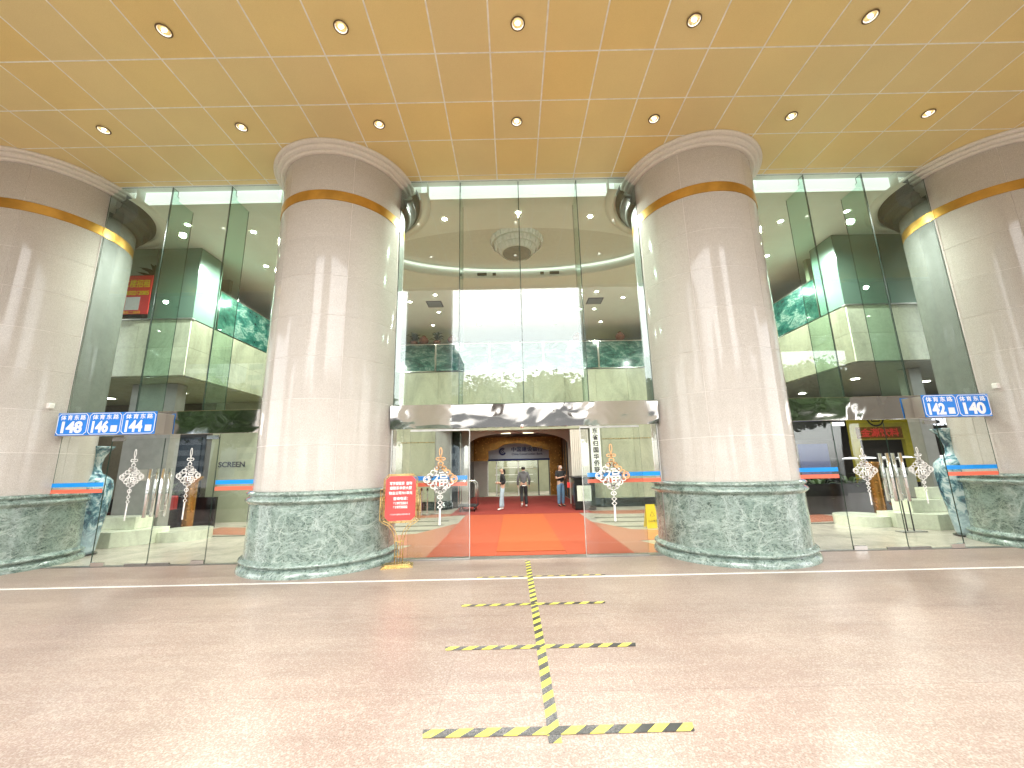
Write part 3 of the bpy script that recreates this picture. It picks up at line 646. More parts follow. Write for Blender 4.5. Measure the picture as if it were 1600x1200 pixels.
# crystal ceiling lamp
t = thing('ceiling_lamp', 'round tiered crystal ceiling lamp seen through the central glass', 'ceiling lamp', (XC, 3.0, HL+.4))
cx_, cy_ = XC, 2.86
for r1, z1, r2, z2, n_ in ((.80, HL+.39, .76, HL+.25, 40), (.68, HL+.25, .62, HL+.11, 34), (.57, HL+.11, .49, HL-.03, 28)):
    for k in range(n_):
        a = 2*PI*k/n_; b = 2*PI*(k+.82)/n_; o_ = .012*(k % 2)
        vs = [(cx_+(r1+o_)*math.cos(a), cy_+(r1+o_)*math.sin(a), z1), (cx_+(r1+o_)*math.cos(b), cy_+(r1+o_)*math.sin(b), z1), (cx_+(r2+o_)*math.cos(b), cy_+(r2+o_)*math.sin(b), z2), (cx_+(r2+o_)*math.cos(a), cy_+(r2+o_)*math.sin(a), z2)]
        vs += [(v[0]+(cx_-v[0])*.03, v[1]+(cy_-v[1])*.03, v[2]) for v in vs[:4]]
        MB().add(vs, [(0, 1, 2, 3), (7, 6, 5, 4), (0, 3, 7, 4), (1, 5, 6, 2), (3, 2, 6, 7), (0, 4, 5, 1)]).build('crystal_plate', 'crystal', t)
MB().lathe([(.72, HL+.39), (.60, HL+.2), (.50, HL+.05), (.42, HL-.02)], cx_, cy_, 40).build('lamp_body', 'lobby_ceiling', t)
MB().disc(cx_, cy_, HL-.02, .43, 36, 0, False).build('lamp_base', 'grey', t)
# spotlights
def spot(x, y, z, label, energy=0, r=.075):
    t = thing('spotlight', label, 'spotlight', (x, y, z), 'lit spotlights in the lobby')
    MB().lathe([(r*.8, z-.004), (r*1.2, z-.012), (r*1.3, z-.002)], x, y, 20).build('lamp_rim', 'reflector', t)
    MB().disc(x, y, z-.006, r*.85, 20, 0, False).build('lit_lens', 'spot', t)
    if energy:
        o = point('spot_light', t, (x, y, z-.06), energy*1.5, (.97, 1, .93), .07, 165)
hallspots = [(-1.64, 1.1, 'left of the central mullion, above the oval recess'), (.27, .89, 'behind the central mullion'), (2.14, 1.11, 'nearest the third column in the central bay')]
for x, y, l in hallspots: spot(x, y, HL, 'bright round spotlight in the lobby ceiling '+l, 95)
for s, w in ((-1, 'left'), (1, 'right')):
    spot(XC+s*8.57, 1.12, HL, f'spotlight high in the {w} bay, nearest the glass', 0)
    spot(XC+s*7.1, 1.5, HL, f'spotlight high in the {w} bay, close to the inner column', 150)
    spot(XC+s*7.88, 3.35, HL, f'spotlight in the {w} bay, second row from the glass', 120)
    spot(XC+s*7.0, 6.0, HL, f'spotlight deep in the {w} bay above the painted band', 60)
rowl = ['front', 'second', 'third', 'rear']
for ri, (y, xsr) in enumerate(((5.75, (-2.78, -1.16, .29, 1.75, 3.25)), (6.35, (-3.87, 4.40)), (7.45, (-2.95, .3, 3.5)), (9.0, (-3.5, -1.4, .3, 2.0, 4.1)))):
    for k, x in enumerate(xsr): spot(x, y, HL, f'{ORD[k]} spotlight from the left in the {rowl[ri]} row behind the oval recess', (45 if (k+ri) % 2 == 0 and ri < 2 else 0))
for x, y, w in ((-2.95, 6.6, 'left'), (3.35, 6.6, 'right')):
    t = thing('air_vent', f'dark square air grille in the lobby ceiling, {w} one', 'air vent', (x, y, HL))
    MB().box(x-.30, x+.30, y-.3, y+.3, HL-.02, HL-.002).build('vent_frame', 'vent', t)
    for k in range(5): MB().box(x-.26, x+.26, y-.24+k*.11, y-.20+k*.11, HL-.035, HL-.02).build('louvre', 'grey', t)

# galleries, side blocks, back wall
GB, GT, MTOP = 4.30, 5.88, 7.15
YB = 9.0
for s, w in ((-1, 'left'), (1, 'right')):
    f = lambda x: XC+s*x
    g = struct(MB().box(f(9.06), f(18), 2.24, 12, GB+.01, GT-.01).build('gallery_slab', 'grout'))
    MB().box(f(9.08), f(18), 2.26, 12, GB-.03, GB+.008).build('soffit', 'olive' if s < 0 else 'grey', g)
    # marble slabs on the front face: two rows, 1.35 wide
    for r in range(2):
        for k in range(4):
            a, b = 9.02+k*1.42, 9.02+(k+1)*1.42; z0 = GB+r*.79; MB().box(f(a+.003), f(b-.003), 2.2, 2.24, z0+.002, z0+.788).build('marble_panel', 'daylit_marble', g)
        for k in range(5):
            a = 2.245+k*1.37; z0 = GB+r*.79; MB().box(f(9.02), f(9.06), a+.003, min(a+1.367, 8.98), z0+.002, z0+.788).build('marble_panel', 'shaded_marble', g)
    MB().box(f(8.99), f(18), 2.17, 2.30, GT, GT+.035).build('coping', 'satin', g)
    # frosted office partition
    t = thing('glass_partition', f'frosted green glass partition standing on the {w} gallery block', 'glass partition', (f(9.2), 2.3, GT+.035))
    if s < 0:
        pane(t, f(9.03), f(10.25), GT+.036, 8.04, 2.22, .012, mat='frost'); 
        pane(t, f(10.27), f(13.5), GT+.036, 8.04, 2.22, .012, mat='fin')
    else:
        pane(t, f(9.03), f(10.3), GT+.036, 8.04, 2.22, .012, mat='frost'); pane(t, f(10.32), f(13.5), GT+.036, 8.04, 2.22, .012, mat='frost')
    MB().box(f(9.03), f(9.042), 2.24, 3.1, GT+.036, 8.04, 0, 'x').build('glass_pane', ['frost', 'edge'], t)
    # side painted band
    t = thing('painted_band', f'long jade green landscape painting on the {w} gallery parapet', 'painting', (f(9.04), 3.1, GT))
    for k in range(2):
        a, b = 3.12+k*2.95, 3.12+(k+1)*2.95
        MB().box(f(9.03), f(9.075), a+.03, b-.03, GT+.03, MTOP-.03).build('painted_panel', 'mural', t)
        for (p0, p1, q0, q1) in ((a, b, GT, GT+.03), (a, b, MTOP-.03, MTOP), (a, a+.03, GT+.03, MTOP-.03), (b-.03, b, GT+.03, MTOP-.03)):
            MB().box(f(9.015), f(9.08), p0, p1, q0, q1).build('steel_frame', 'chrome', t)
    # dark side gallery room
    struct(MB().box(f(13.6), f(13.8), 2.3, 12, GT, HL).build('gallery_wall', 'taupe'))
    if s > 0: struct(MB().box(f(9.3), f(13.6), 3.6, 3.75, GT, HL).build('office_wall', 'olive'))
    else: struct(MB().box(f(9.6), f(13.6), 4.2, 4.35, GT, HL).build('office_wall', 'taupe'))
    # ground floor side hall
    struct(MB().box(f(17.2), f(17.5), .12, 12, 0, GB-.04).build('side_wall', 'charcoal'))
    struct(MB().box(f(17.5), f(17.7), .02, 12, GB, HC+.3).build('outer_wall', 'grey'))
    for k, (x, y) in enumerate(((10.9, 4.5), (11.1, 7.2), (13.9, 5.2))): spot(f(x), y, GB-.035, f'oval glowing spotlight {("nearest the doors", "farthest back", "nearest the outer wall")[k]} under the {w} gallery', 22, .13)
# back wall: two rounded marble piers with the passage between, wall above
for s, w in ((-1, 'left'), (1, 'right')):
    f = lambda x: XC+s*x
    bw = struct(MB().box(f(3.55), f(9.2), YB+.06, YB+.5, 0, 4.2).build('back_wall', 'grout'))
    for k in range(4):
        for (z0, z1) in ((.35, 2.78), (2.80, 4.2)):
            a = 3.55+k*1.37; MB().box(f(a+.004), f(a+1.366), YB, YB+.05, z0+.003, z1-.003).build('marble_panel', 'shaded_marble' if 'shaded_marble' in MT else 'cream', bw)
    m = MB(); cxp, cyp = f(3.54), YB+.62
    a0, a1 = (-PI/2, PI/2) if s < 0 else (PI/2, 3*PI/2)
    m.lathe([(.62, .35), (.62, 4.2)], cxp, cyp, 20, 0, a0, a1); m.build('rounded_end', 'grey' if s < 0 else 'shaded_marble', bw)
    MB().box(f(3.5), f(9.2), YB-.03, YB+.04, .0, .34).build('black_skirting', 'black', bw)
    MB().lathe([(.62, .34), (.68, .30), (.68, .2), (.74, .16), (.74, .0)], cxp, cyp, 24, 0, a0, a1).build('black_base', 'black', bw)
    MB().box(f(3.55), f(9.2), YB-.012, YB-.002, 2.775, 2.80).build('brass_strip', 'brass', bw)
bw = struct(MB().box(-8.9, 9.4, YB+.06, YB+.5, 4.22, GT-.02).build('upper_back_wall', 'grout'))
for k in range(13):
    a = -8.75+k*1.385
    MB().box(a+.004, a+1.381, YB, YB+.05, 4.22, GT-.03).build('marble_panel', 'shaded_marble', bw)
MB().box(-3.3, 3.8, YB, YB+.5, 3.25, 4.20).build('passage_head', 'shaded_marble', bw)
t = thing('painted_band', 'jade green landscape painting in steel frames across the back gallery parapet', 'painting', (XC, YB, GT))
xb = [-8.7, -6.1, -3.35, -.95, 1.45, 3.9, 6.6, 9.2]
for a, b in zip(xb, xb[1:]):
    MB().box(a+.035, b-.035, YB, YB+.05, GT+.035, MTOP-.035).build('painted_panel', 'mural', t)
    for (p0, p1, q0, q1) in ((a, b, GT, GT+.035), (a, b, MTOP-.035, MTOP), (a, a+.035, GT+.035, MTOP-.035), (b-.035, b, GT+.035, MTOP-.035)):
        MB().box(p0+.002, p1-.002, YB-.025, YB+.06, q0, q1).build('steel_frame', 'chrome', t)
struct(MB().box(-8.8, 9.3, YB+.1, YB+.45, GT, MTOP+.06).build('gallery_parapet', 'taupe'))
struct(MB().box(-17, 17.5, 11.9, 12.1, 0, HL).build('rear_wall', 'olive'))if False else None
rw = struct(MB().box(-17, 17.5, 11.6, 11.8, 4.25, HL).build('rear_gallery_wall', 'olive'))
struct(MB().box(-17, 17.5, 9.5, 11.6, 4.9, 5.9).build('rear_gallery_floor', 'taupe'))
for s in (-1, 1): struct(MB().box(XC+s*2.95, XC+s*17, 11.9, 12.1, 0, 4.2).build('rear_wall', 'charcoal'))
for x, l in ((-3.9, 'left'), (4.2, 'right')):
    point('wall_washer', None, (x, 10.9, HL-.15), 60, (1, .8, .35), .05, 110)
for k, (x, w) in enumerate(((-3.95, 'behind the left part of the painting'), (3.05, 'nearest the middle on the right parapet'), (5.0, 'nearest the right column on the parapet'), (-2.65, 'nearest the middle on the left parapet'))):
    t = thing('jar', f'round brown ceramic jar on the gallery parapet {w}', 'jar', (x, YB+.25, MTOP+.06))
    z = MTOP+.06; MB().lathe([(.08, z), (.19, z+.10), (.22, z+.2), (.17, z+.31), (.09, z+.36), (.10, z+.38)], x, YB+.25, 24).build('jar_body', 'pot', t)
    MB().lathe([(.10, z+.38), (.07, z+.42), (.02, z+.44), (.001, z+.46)], x, YB+.25, 16).build('lid', 'bronze', t)
def leafplant(x, y, z, r, h, label, n=90, mat='leaf2'):
    t = thing('potted_plant', label, 'plant', (x, y, z))
    MB().lathe([(.001, z), (r*.4, z), (r*.5, z+h*.25), (r*.45, z+h*.25), (.001, z+h*.22)], x, y, 16).build('pot', 'pot', t)
    m = MB()
    for k in range(n):
        a = random.random()*2*PI; e = random.uniform(.2, 1.2); L = random.uniform(.4, 1)*r*1.3
        b = Vector((x, y, z+h*.25+random.random()*h*.35)); d = Vector((math.cos(a)*math.cos(e), math.sin(a)*math.cos(e), math.sin(e)*h/r*.6)).normalized()*L
        sd = Vector((-math.sin(a), math.cos(a), 0))*L*.10; mid = b+d*.6+Vector((0, 0, .08*L)); tip = b+d-Vector((0, 0, L*.2))
        m.add([b, mid-sd, tip, mid+sd], [(0, 1, 2, 3)])
    m.build('leaves', mat, t); return t
leafplant(-3.35, YB+.27, MTOP+.06, .35, .62, 'small dark plant on the gallery parapet left of centre')
leafplant(-4.4, YB+.27, MTOP+.06, .35, .6, 'small bushy plant on the left end of the back parapet')
leafplant(-10.35, 2.85, GT+.04, .75, 2.2, 'tall dark bamboo-like plant behind the red rental poster', 420)
leafplant(-9.45, 2.75, GT+.04, .5, 2.2, 'tall dark plant behind the frosted glass right of the poster', 260)
leafplant(-10.95, 2.5, GT+.04, .3, .6, 'small light green plant left of the red poster', 40, 'leaf')

# passage behind the hall
ps = struct(MB().box(-2.75, -2.35, 9.7, 16.2, 0, 3.6).build('passage_wall', 'charcoal')); ps2 = struct(MB().box(2.95, 3.35, 9.7, 16.2, 0, 3.6).build('passage_wall', 'charcoal'))
for k in range(6):
    MB().box(-2.35, -2.30, 9.75+k*1.05, 9.95+k*1.05, 0, 3.2).build('steel_pilaster', 'chrome', ps); MB().box(2.90, 2.95, 9.75+k*1.05, 9.95+k*1.05, 0, 3.2).build('steel_pilaster', 'chrome', ps2)
struct(MB().box(-2.8, 3.4, 9.5, 20, 3.45, 3.6).build('passage_ceiling', 'taupe'))
# arch head
m = MB(); pts = []
for q in range(25):
    a = PI*q/24; pts.append((XC+2.3*math.cos(a), 2.72+.55*math.sin(a)))
for (x1, z1), (x2, z2) in zip(pts, pts[1:]):
    m.prism([(x1, z1), (x1, 3.45), (x2, 3.45), (x2, z2)], 10.4, 10.6)
ar = struct(m.build('arch_head', 'lightstone'))
for s in (-1, 1): MB().box(XC+s*2.3, XC+s*2.7, 10.4, 10.6, 0, 3.45).build('arch_pier', 'lightstone', ar)
t = thing('ceiling_light', 'pale lit ceiling tray in the passage above the people', 'ceiling light', (XC, 12.5, 3.44))
MB().box(-.75, 1.25, 12.0, 13.0, 3.40, 3.446).build('tray', 'lobby_ceiling', t); MB().box(-.6, -.1, 12.1, 12.9, 3.39, 3.399).build('lit_panel', emis('soft_panel', (.9, .85, .55), .5), t); MB().box(.55, 1.1, 12.1, 12.9, 3.39, 3.399).build('lit_panel', emis('soft_panel_b', (.9, .85, .55), .5), t)
for k, (x, y) in enumerate(((.22, 11.0), (-.95, 11.4), (-1.0, 12.0), (-.95, 13.2), (1.65, 11.4), (1.5, 12.0))): spot(x, y, 3.445, f'small spotlight in the passage ceiling, {ORD[k]} of six', 6 if k in (0, 2, 5) else 0, .06)
# bank front at the end
bk = struct(MB().box(-3, 3.6, 16.3, 16.5, 2.05, 3.6).build('bank_wall', 'bronze'))
t = thing('bank_sign', 'pale blue arched bank sign with navy emblem and characters at the end of the passage', 'sign', (XC, 16.2, 2.1))
arc = [(XC+1.0*math.cos(PI*q/16)-.05, 2.78+.28*math.sin(PI*q/16)) for q in range(17)]
m = MB().prism([(-1.45, 2.15), (2.15, 2.15), (2.15, 2.62), (1.45, 2.74)]+arc[1:-1]+[(-.9, 2.74), (-1.45, 2.62)], 16.1, 16.28); m.build('sign_panel', 'bluegrey', t)
MB().box(-1.5, 2.2, 16.06, 16.28, 2.03, 2.145).build('sign_base', 'navy', t)
MB().lathe([(0, 0)], 0, 0, 3) if False else None
m = MB(); ecx, ecz = -.62, 2.58
m.strip([(ecx+.17*math.cos(a), ecz+.17*math.sin(a)) for a in [R(50)+R(290)*q/24 for q in range(25)]], .11, 16.09); m.strip([(ecx, ecz-.08), (ecx+.08, ecz), (ecx, ecz+.08), (ecx-.08, ecz)], .05, 16.085, closed=True); m.build('emblem', 'navy', t)
text('bank_name', '中国建设银行', .30, .85, 16.085, 2.70, 'navy', t, width=1.85, bold=.008); text('bank_name_latin', 'China Construction Bank', .17, .85, 16.085, 2.42, 'navy', t, width=1.85, bold=.003)
for x0, x1, l in ((-3, -1.55, 'left'), (2.2, 3.6, 'right')): MB().box(x0, x1, 16.3, 16.5, 0, 2.05).build('bank_pier', 'bronze' if l == 'right' else 'lightstone', bk)
struct(MB().box(-3, 3.6, 20, 20.2, 0, 3.6).build('bank_rear_wall', 'olive'))
t = thing('bank_door', 'double glass door under the bank sign', 'glass door', (XC, 16.35, 0))
for a, b in ((-1.0, .3), (.32, 1.5)): pane(t, a, b, .02, 2.02, 16.35, .012, mat='door_glass'); 
for x in (-1.53, -1.0, .30, 1.5, 2.15): MB().box(x-.03, x+.03, 16.32, 16.4, 0, 2.04).build('door_stile', 'satin' if x < 1 else 'dark', t)
for k, z in enumerate((.7, 1.15, 1.6)): 
    tag(MB().box(-1.2, 1.3, 18.6, 18.9, z, z+.03).build('shelf', 'white', org=(0, 18.7, z)), f"{('lowest', 'middle', 'highest')[k]} pale shelf inside the bank behind the door", 'shelf')
point('sign_fill_light', None, (.2, 14.6, 3.3), 12, (1, .97, .9), .2, 150); point('bank_light', None, (.2, 18, 3.2), 50, (1, .95, .8), .3)  # first lamp has no fixture; added to brighten the bank sign
# black counter, fluted panel
t = thing('counter', 'black counter at the right of the passage mouth', 'counter', (2.7, 8.2, 0))
MB().box(2.35, 3.15, 7.75, 8.7, .02, 1.22).build('counter_body', 'black', t, bevel=.01); MB().box(2.3, 3.2, 7.7, 8.75, 1.22, 1.27).build('counter_top', 'dark', t)
t = thing('fluted_panel', 'fluted cream stone panel above the black counter', 'wall panel', (2.9, 8.9, 1.3))
for k in range(9): MB().box(2.45+k*.085, 2.525+k*.085, 8.90+(k % 2)*.012, 8.97, 1.28, 3.2).build('flute', 'lightstone', t)
t = thing('notice', 'cream notice sticker on the glass at the edge of the open doorway', 'notice', (1.4, -.004, 1.05))
MB().box(1.27, 1.55, .070, .074, 1.02, 1.32).build('sheet', 'cream', t)
# hanging vertical sign
t = thing('name_board', 'white vertical name board with black Chinese characters behind the right pane', 'sign', (3.6, 8.9, 1.3))
MB().box(3.30, 3.72, 8.90, 8.93, 1.30, 3.30).build('board', 'white', t)
for k, ch in enumerate('东省归国华侨联'): text('character', ch, .25, 3.51, 8.896, 3.13-k*.27, 'letters_black', t, bold=.008)
# stanchions
sta = None
for k, (x, y) in enumerate(((-3.94, 8.3), (-3.50, 7.5), (-3.25, 7.37), (-3.0, 7.6))):
    l = 'slim steel queue post behind the red sign stand, '+('leftmost', 'second from left', 'third from left', 'rightmost')[k]+' of four'
    if sta is None:
        sta = thing('queue_post', l, 'queue post', (x, y, 0), 'queue posts inside the lobby')
        MB().cyl(x, y, .01, .03, .14).build('base', 'satin', sta); MB().cyl(x, y, .03, .88, .022, 12).build('post', 'chrome', sta); MB().cyl(x, y, .88, .98, .035, 14).build('belt_head', 'black', sta)
    else:
        c = copy_tree(sta, (x, y, 0)); c['label'] = l
# wet floor sign
t = thing('wet_floor_sign', 'yellow folding wet floor sign leaning behind the right glass pane', 'wet floor sign', (3.75, 3.3, 0))
for yy, lean in ((3.12, .16), (3.44, -.16)):
    m = MB(); z1 = .62; vs = [(3.58, yy, .01), (3.92, yy, .01), (3.87, yy+lean, z1), (3.63, yy+lean, z1)]; vs += [(x, y+.012, z) for x, y, z in vs]
    m.add(vs, [(0, 1, 2, 3), (7, 6, 5, 4), (0, 4, 5, 1), (1, 5, 6, 2), (2, 6, 7, 3), (3, 7, 4, 0)]); m.build('leaf_board', 'sign_yellow', t)
text('warning', '小心地滑', .07, 3.75, 3.145, .20, 'letters_black', t, width=.26)
MB().strip([(3.69, .32), (3.81, .32), (3.75, .44)], .012, 3.165, closed=True).build('warning_triangle', 'letters_black', t)
# luggage cart
t = thing('luggage_cart', 'steel luggage cart just left inside the open doorway', 'luggage cart', (-1.75, 8.3, 0))
MB().box(-2.2, -1.45, 8.0, 8.9, .20, .25).build('deck', 'dark', t)
for y in (8.03, 8.87): MB().tube([(-2.17, y, .25), (-2.17, y, 1.05), (-2.05, y, 1.18), (-1.6, y, 1.18), (-1.48, y, 1.05), (-1.48, y, .25)], .02, 8).build('hoop', 'chrome', t)
for x in (-2.1, -1.55):
    for y in (8.08, 8.82): m = MB(); m.lathe([(.0, -.02), (.09, -.02), (.09, .02), (.0, .02)], 0, 0, 16); m.v = [(x+b_, y+c_*1.0, .10+a_) for a_, c_, b_ in [(v[0], v[1], v[2]) for v in m.v]]; m.build('wheel', 'black', t)

# side shops: left
def f(x): return x
t = thing('wall_letters', 'dark metal letters on the olive wall left of the second column', 'wall letters', (-9.1, 6.5, 2))
struct(MB().box(-11.0, -6.2, 6.52, 6.7, 0, GB-.04).build('shop_wall', 'olive'))
text('letters', 'SCREEN', .26, -10.17, 6.51, 2.0, 'letters_black', t, .02, width=.95, bold=.004)
t = thing('picture', 'large dark glossy screen on the left shop wall', 'screen', (-11.4, 6.4, 1.4)); MB().box(-13.4, -11.3, 6.40, 6.48, .4, 3.0).build('screen_glass', 'black', t); MB().box(-13.5, -11.2, 6.48, 6.52, .3, 3.1).build('screen_frame', 'dark', t)
struct(MB().box(-17, -11.0, 6.55, 6.7, 0, GB-.04).build('shop_wall', 'taupe'))
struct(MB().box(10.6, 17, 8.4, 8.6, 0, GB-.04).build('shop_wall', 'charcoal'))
for s, w in ((-1, 'left'), (1, 'right')):
    f = lambda x: XC+s*x
    # pilaster
    pl = thing('pilaster', f'square grey stone pilaster behind the {w} vase', 'pillar', (f(10.7), 3.3, 0))
    MB().box(*((-9.6, -10.9) if s < 0 else (11.45, 11.8)), 3.05, 3.4, 0, GB-.04).build('shaft', 'grey', pl, bevel=.01)
    if s < 0: MB().box(-10.35, -10.08, 3.04, 3.049, 1.55, 1.85).build('paper_notice', 'lightstone', pl)
    # stepped marble plinth and drum
    st = thing('stone_steps', f'stepped cream marble plinth beside the {w} vase', 'stone plinth', (f(9.6), 2.4, 0))
    MB().slab([(f(9.45), 2.45), (f(10.0), 1.95), (f(12), 2.2), (f(12), 3.0), (f(9.45), 3.0)][::(1 if s > 0 else -1)], 0, .36).build('lower_step', 'cream', st, bevel=.008)
    MB().box(f(9.9), f(12), 2.45, 3.0, .362, .66).build('upper_step', 'cream', st, bevel=.008)
    if s > 0: MB().box(f(10.6), f(12), 2.65, 3.0, .662, .95).build('top_step', 'cream', st, bevel=.008)
    MB().cyl(f(9.15), 3.15, 0, .25, .62, 48).build('round_step', 'cream', st)
    bxp = -9.85 if s < 0 else 11.05; t = thing('pillar', f'round bronze pillar behind the {w} stone plinth', 'pillar', (bxp, 4.4, 0))
    MB().cyl(bxp, 4.4, 0, 1.45, .15, 28).build('pillar_shaft', 'bronze', t); MB().lathe([(.15, 1.45), (.19, 1.5), (.26, 1.56), (.26, 1.62), (.0, 1.63)], bxp, 4.4, 28).build('pillar_cap', 'bronze', t)
    # black low wall
    tag(MB().box(f(9.9 if s < 0 else 8.6), f(13.5), 5.2, 5.3, 0, .95).build('low_wall', 'black', org=(f(10), 4.9, 0)), f'black low wall behind the {w} bronze pillar', 'low wall')
    # vase
    v = thing('floor_vase', f'tall blue and white porcelain vase behind the {w}most glass pane', 'vase', (f(9.87), 1.15, 0), 'porcelain vases')
    vx = f(9.87)
    pr = [(.001, .03), (.24, .03), (.255, .10), (.27, .25), (.31, .6), (.355, .95), (.38, 1.25), (.385, 1.45), (.36, 1.60), (.27, 1.70), (.16, 1.76), (.125, 1.85), (.12, 1.97), (.15, 2.12), (.21, 2.25), (.30, 2.36), (.305, 2.375), (.28, 2.37), (.13, 2.2)]
    MB().lathe(pr, vx, 1.15, 48).build('vase_body', 'vase', v); MB().lathe([(.001, .0), (.30, .0), (.30, .03), (.001, .031)], vx, 1.15, 32).build('foot', 'black', v)
# right shop fittings
t = thing('shop_sign', 'yellow shopfront with round emblem and red characters behind the right doors', 'shop sign', (14, 7.9, 2.3))
MB().box(13.5, 16.6, 7.85, 8.0, 2.45, 3.9).build('front_board', 'yellowpanel', t); MB().box(13.5, 13.8, 7.86, 8.02, 0, 2.45).build('side_board', 'yellowpanel', t); MB().box(15.6, 16.5, 7.86, 8.02, 0, 2.45).build('side_board', 'yellowpanel', t)
MB().box(13.7, 15.5, 7.80, 7.848, 2.5, 2.95).build('red_board', 'bronze', t)
text('shop_name', '金源饮料', .34, 14.6, 7.79, 2.73, 'redletters', t, width=1.5, bold=.01)
m = MB(); m.strip([(14.55+.33*math.cos(2*PI*q/28), 3.33+.33*math.sin(2*PI*q/28)) for q in range(28)], .06, 7.83, closed=True); m.strip([(14.4, 3.18), (14.7, 3.18), (14.7, 3.45), (14.4, 3.45)], .05, 7.83, closed=True); m.strip([(14.48, 3.28), (14.55, 3.4), (14.62, 3.28)], .05, 7.83); m.build('emblem', 'letters_black', t)
t = thing('wall_screen', 'dark wall screen with a bluish glow left of the yellow shopfront', 'screen', (12.2, 8.3, .9))
MB().box(11.2, 13.1, 8.30, 8.38, .75, 2.5).build('screen_frame', 'black', t); MB().box(11.6, 12.8, 8.28, 8.298, 1.0, 2.35).build('screen_glass', 'navy', t)
for k, x in enumerate((9.4, 10.3, 11.3, 13.2)): leafplant(x, 5.65, 0, .55, 1.25, f"leafy green plant behind the right low wall, {ORD[k]} of four from the left", 150, 'leaf')
for k, x in enumerate((-11.6, -10.75)):
    ch_ = thing('armchair', f"dark red armchair in the left side hall, {('farther left', 'nearer the bronze pillar')[k]}", 'armchair', (x, 4.3, 0))
    MB().box(x-.32, x+.32, 4.0, 4.6, .12, .45).build('seat', 'redletters', ch_, bevel=.04); MB().box(x-.34, x+.34, 4.52, 4.66, .2, 1.05).build('backrest', 'redletters', ch_, bevel=.04)
    for sx in (-1, 1): MB().box(x+sx*.34, x+sx*.44, 4.0, 4.6, .1, .65).build('armrest', 'black', ch_, bevel=.02)
t = thing('lit_sign', 'white lit letters hanging just under the steel beam above the right vase', 'lit sign', (14, 5, 2.7))
text('lit_letters', 'luckin', .52, 14.1, 5.0, 2.93, 'lampglow', t, .04, width=1.35, bold=.006)
for k, x in enumerate((12.9, 13.6, 14.3, 15.0, 15.7, 16.4)):  # glowing discs stand in for lamps mirrored in the door glass
    tag(MB().lathe([(.001, 1.79), (.18, 1.77), (.24, 1.74), (.24, 1.725), (.001, 1.72)], x, 7.4, 28).build('mirrored_lamp_disc', emis('mirrored_lamp_glow', (.95, .97, 1), .3) if k == 0 else bpy.data.materials['mirrored_lamp_glow'], org=(x, 7.4, 1.8)), f'flat glowing disc standing in for a lamp mirrored in the right glass, {ORD[k]} of six from the left', 'mirrored lamp disc', 'discs standing in for mirrored lamps on the right')
    tag(MB().cyl(x, 6.2, 2.03, GB-.04, .006, 6).build('mirrored_lamp_cord', 'black', org=(x, 6.2, 2.03)), f'thin black cord of the {ORD[k]} mirrored lamp disc', 'cord') if False else None
t = thing('notice_board', 'white notice board on an easel behind the right door handles', 'notice board', (11.3, 4.2, 0))
MB().box(10.75, 11.55, 3.6, 3.63, .62, 1.45).build('board', 'sticker', t); text('heading', '幸 福', .16, 11.15, 3.596, 1.3, 'letters_black', t)
for x in (10.85, 11.45): MB().tube([(x, 3.66, 0), (x, 3.64, 1.45)], .015, 6).build('leg', 'dark', t)
t = thing('rope_posts', 'pair of dark posts on a flat base in front of the right plinth', 'posts', (9.45, 1.85, 0))
for x in (9.36, 9.52): MB().tube([(x, 1.85, .02), (x, 1.85, .98)], .014, 8).build('post', 'dark', t)
MB().box(9.15, 9.75, 1.75, 1.95, .002, .02).build('base', 'grey', t)
for s in (-1, 1):
    o = leafplant(XC+s*12.0, 5.6, 0, .9, 1.3, f"bushy green plant in the {'left' if s < 0 else 'right'} side hall behind the black low wall", 220, 'leaf')

# ------------------------------------------------------------------ sign stand by the second column
t = thing('sign_stand', 'gold sign stand with a red notice board at the foot of the second column', 'sign stand', (-2.12, -.45, 0))
bx, by = -2.12, -.45
def oct_(w, h, c, cz): return [(-w+c, cz-h), (w-c, cz-h), (w, cz-h+c), (w, cz+h-c), (w-c, cz+h), (-w+c, cz+h), (-w, cz+h-c), (-w, cz-h+c)]
MB().prism([(bx+x, z) for x, z in oct_(.27, .40, .07, 1.19)], by-.012, by+.012).build('notice_board', 'sign_red', t)
fr = MB()
for w, h in ((.285, .415), (.305, .435)): fr.tube([(bx+x, by-.004, z) for x, z in oct_(w, h, .08, 1.19)], .0085, 6, closed=True)
fr.build('board_frame', 'brass', t)
m = MB()
for s in (-1, 1):
    for k in range(2):
        o_ = k*.035; yy = by
        m.tube([(bx+s*(.305), yy, 1.36-o_), (bx+s*(.36+o_*.0), yy, 1.36-o_), (bx+s*(.36-.0), yy, 1.32)] if k == 0 else [(bx+s*.33, yy, 1.30), (bx+s*.33, yy, .80)], .007, 6)
    m.tube([(bx+s*.36, yy, 1.33), (bx+s*.36, yy, .80), (bx+s*.30, yy, .755), (bx+s*.20, yy, .70), (bx+s*.125, yy, .60), (bx+s*.085, yy, .48), (bx+s*.07, yy, .36), (bx+s*.07, yy, .05)], .008, 6)
    m.tube([(bx+s*.33, yy, .80), (bx+s*.26, yy, .775), (bx+s*.15, yy, .71), (bx+s*.07, yy, .60), (bx+s*.03, yy, .47), (bx+s*.025, yy, .36), (bx+s*.025, yy, .05)], .008, 6)
m.build('stand_tubes', 'brass', t)
m = MB().box(bx-.09, bx+.09, by-.008, by+.008, .42, .435); m.tube([(bx+.03*math.cos(a), by-.006, .38+.03*math.sin(a)) for a in [2*PI*q/14 for q in range(14)]], .006, 6, closed=True); m.box(bx-.08, bx+.08, by-.007, by+.007, .17, .18); m.build('cross_bar', 'brass', t)
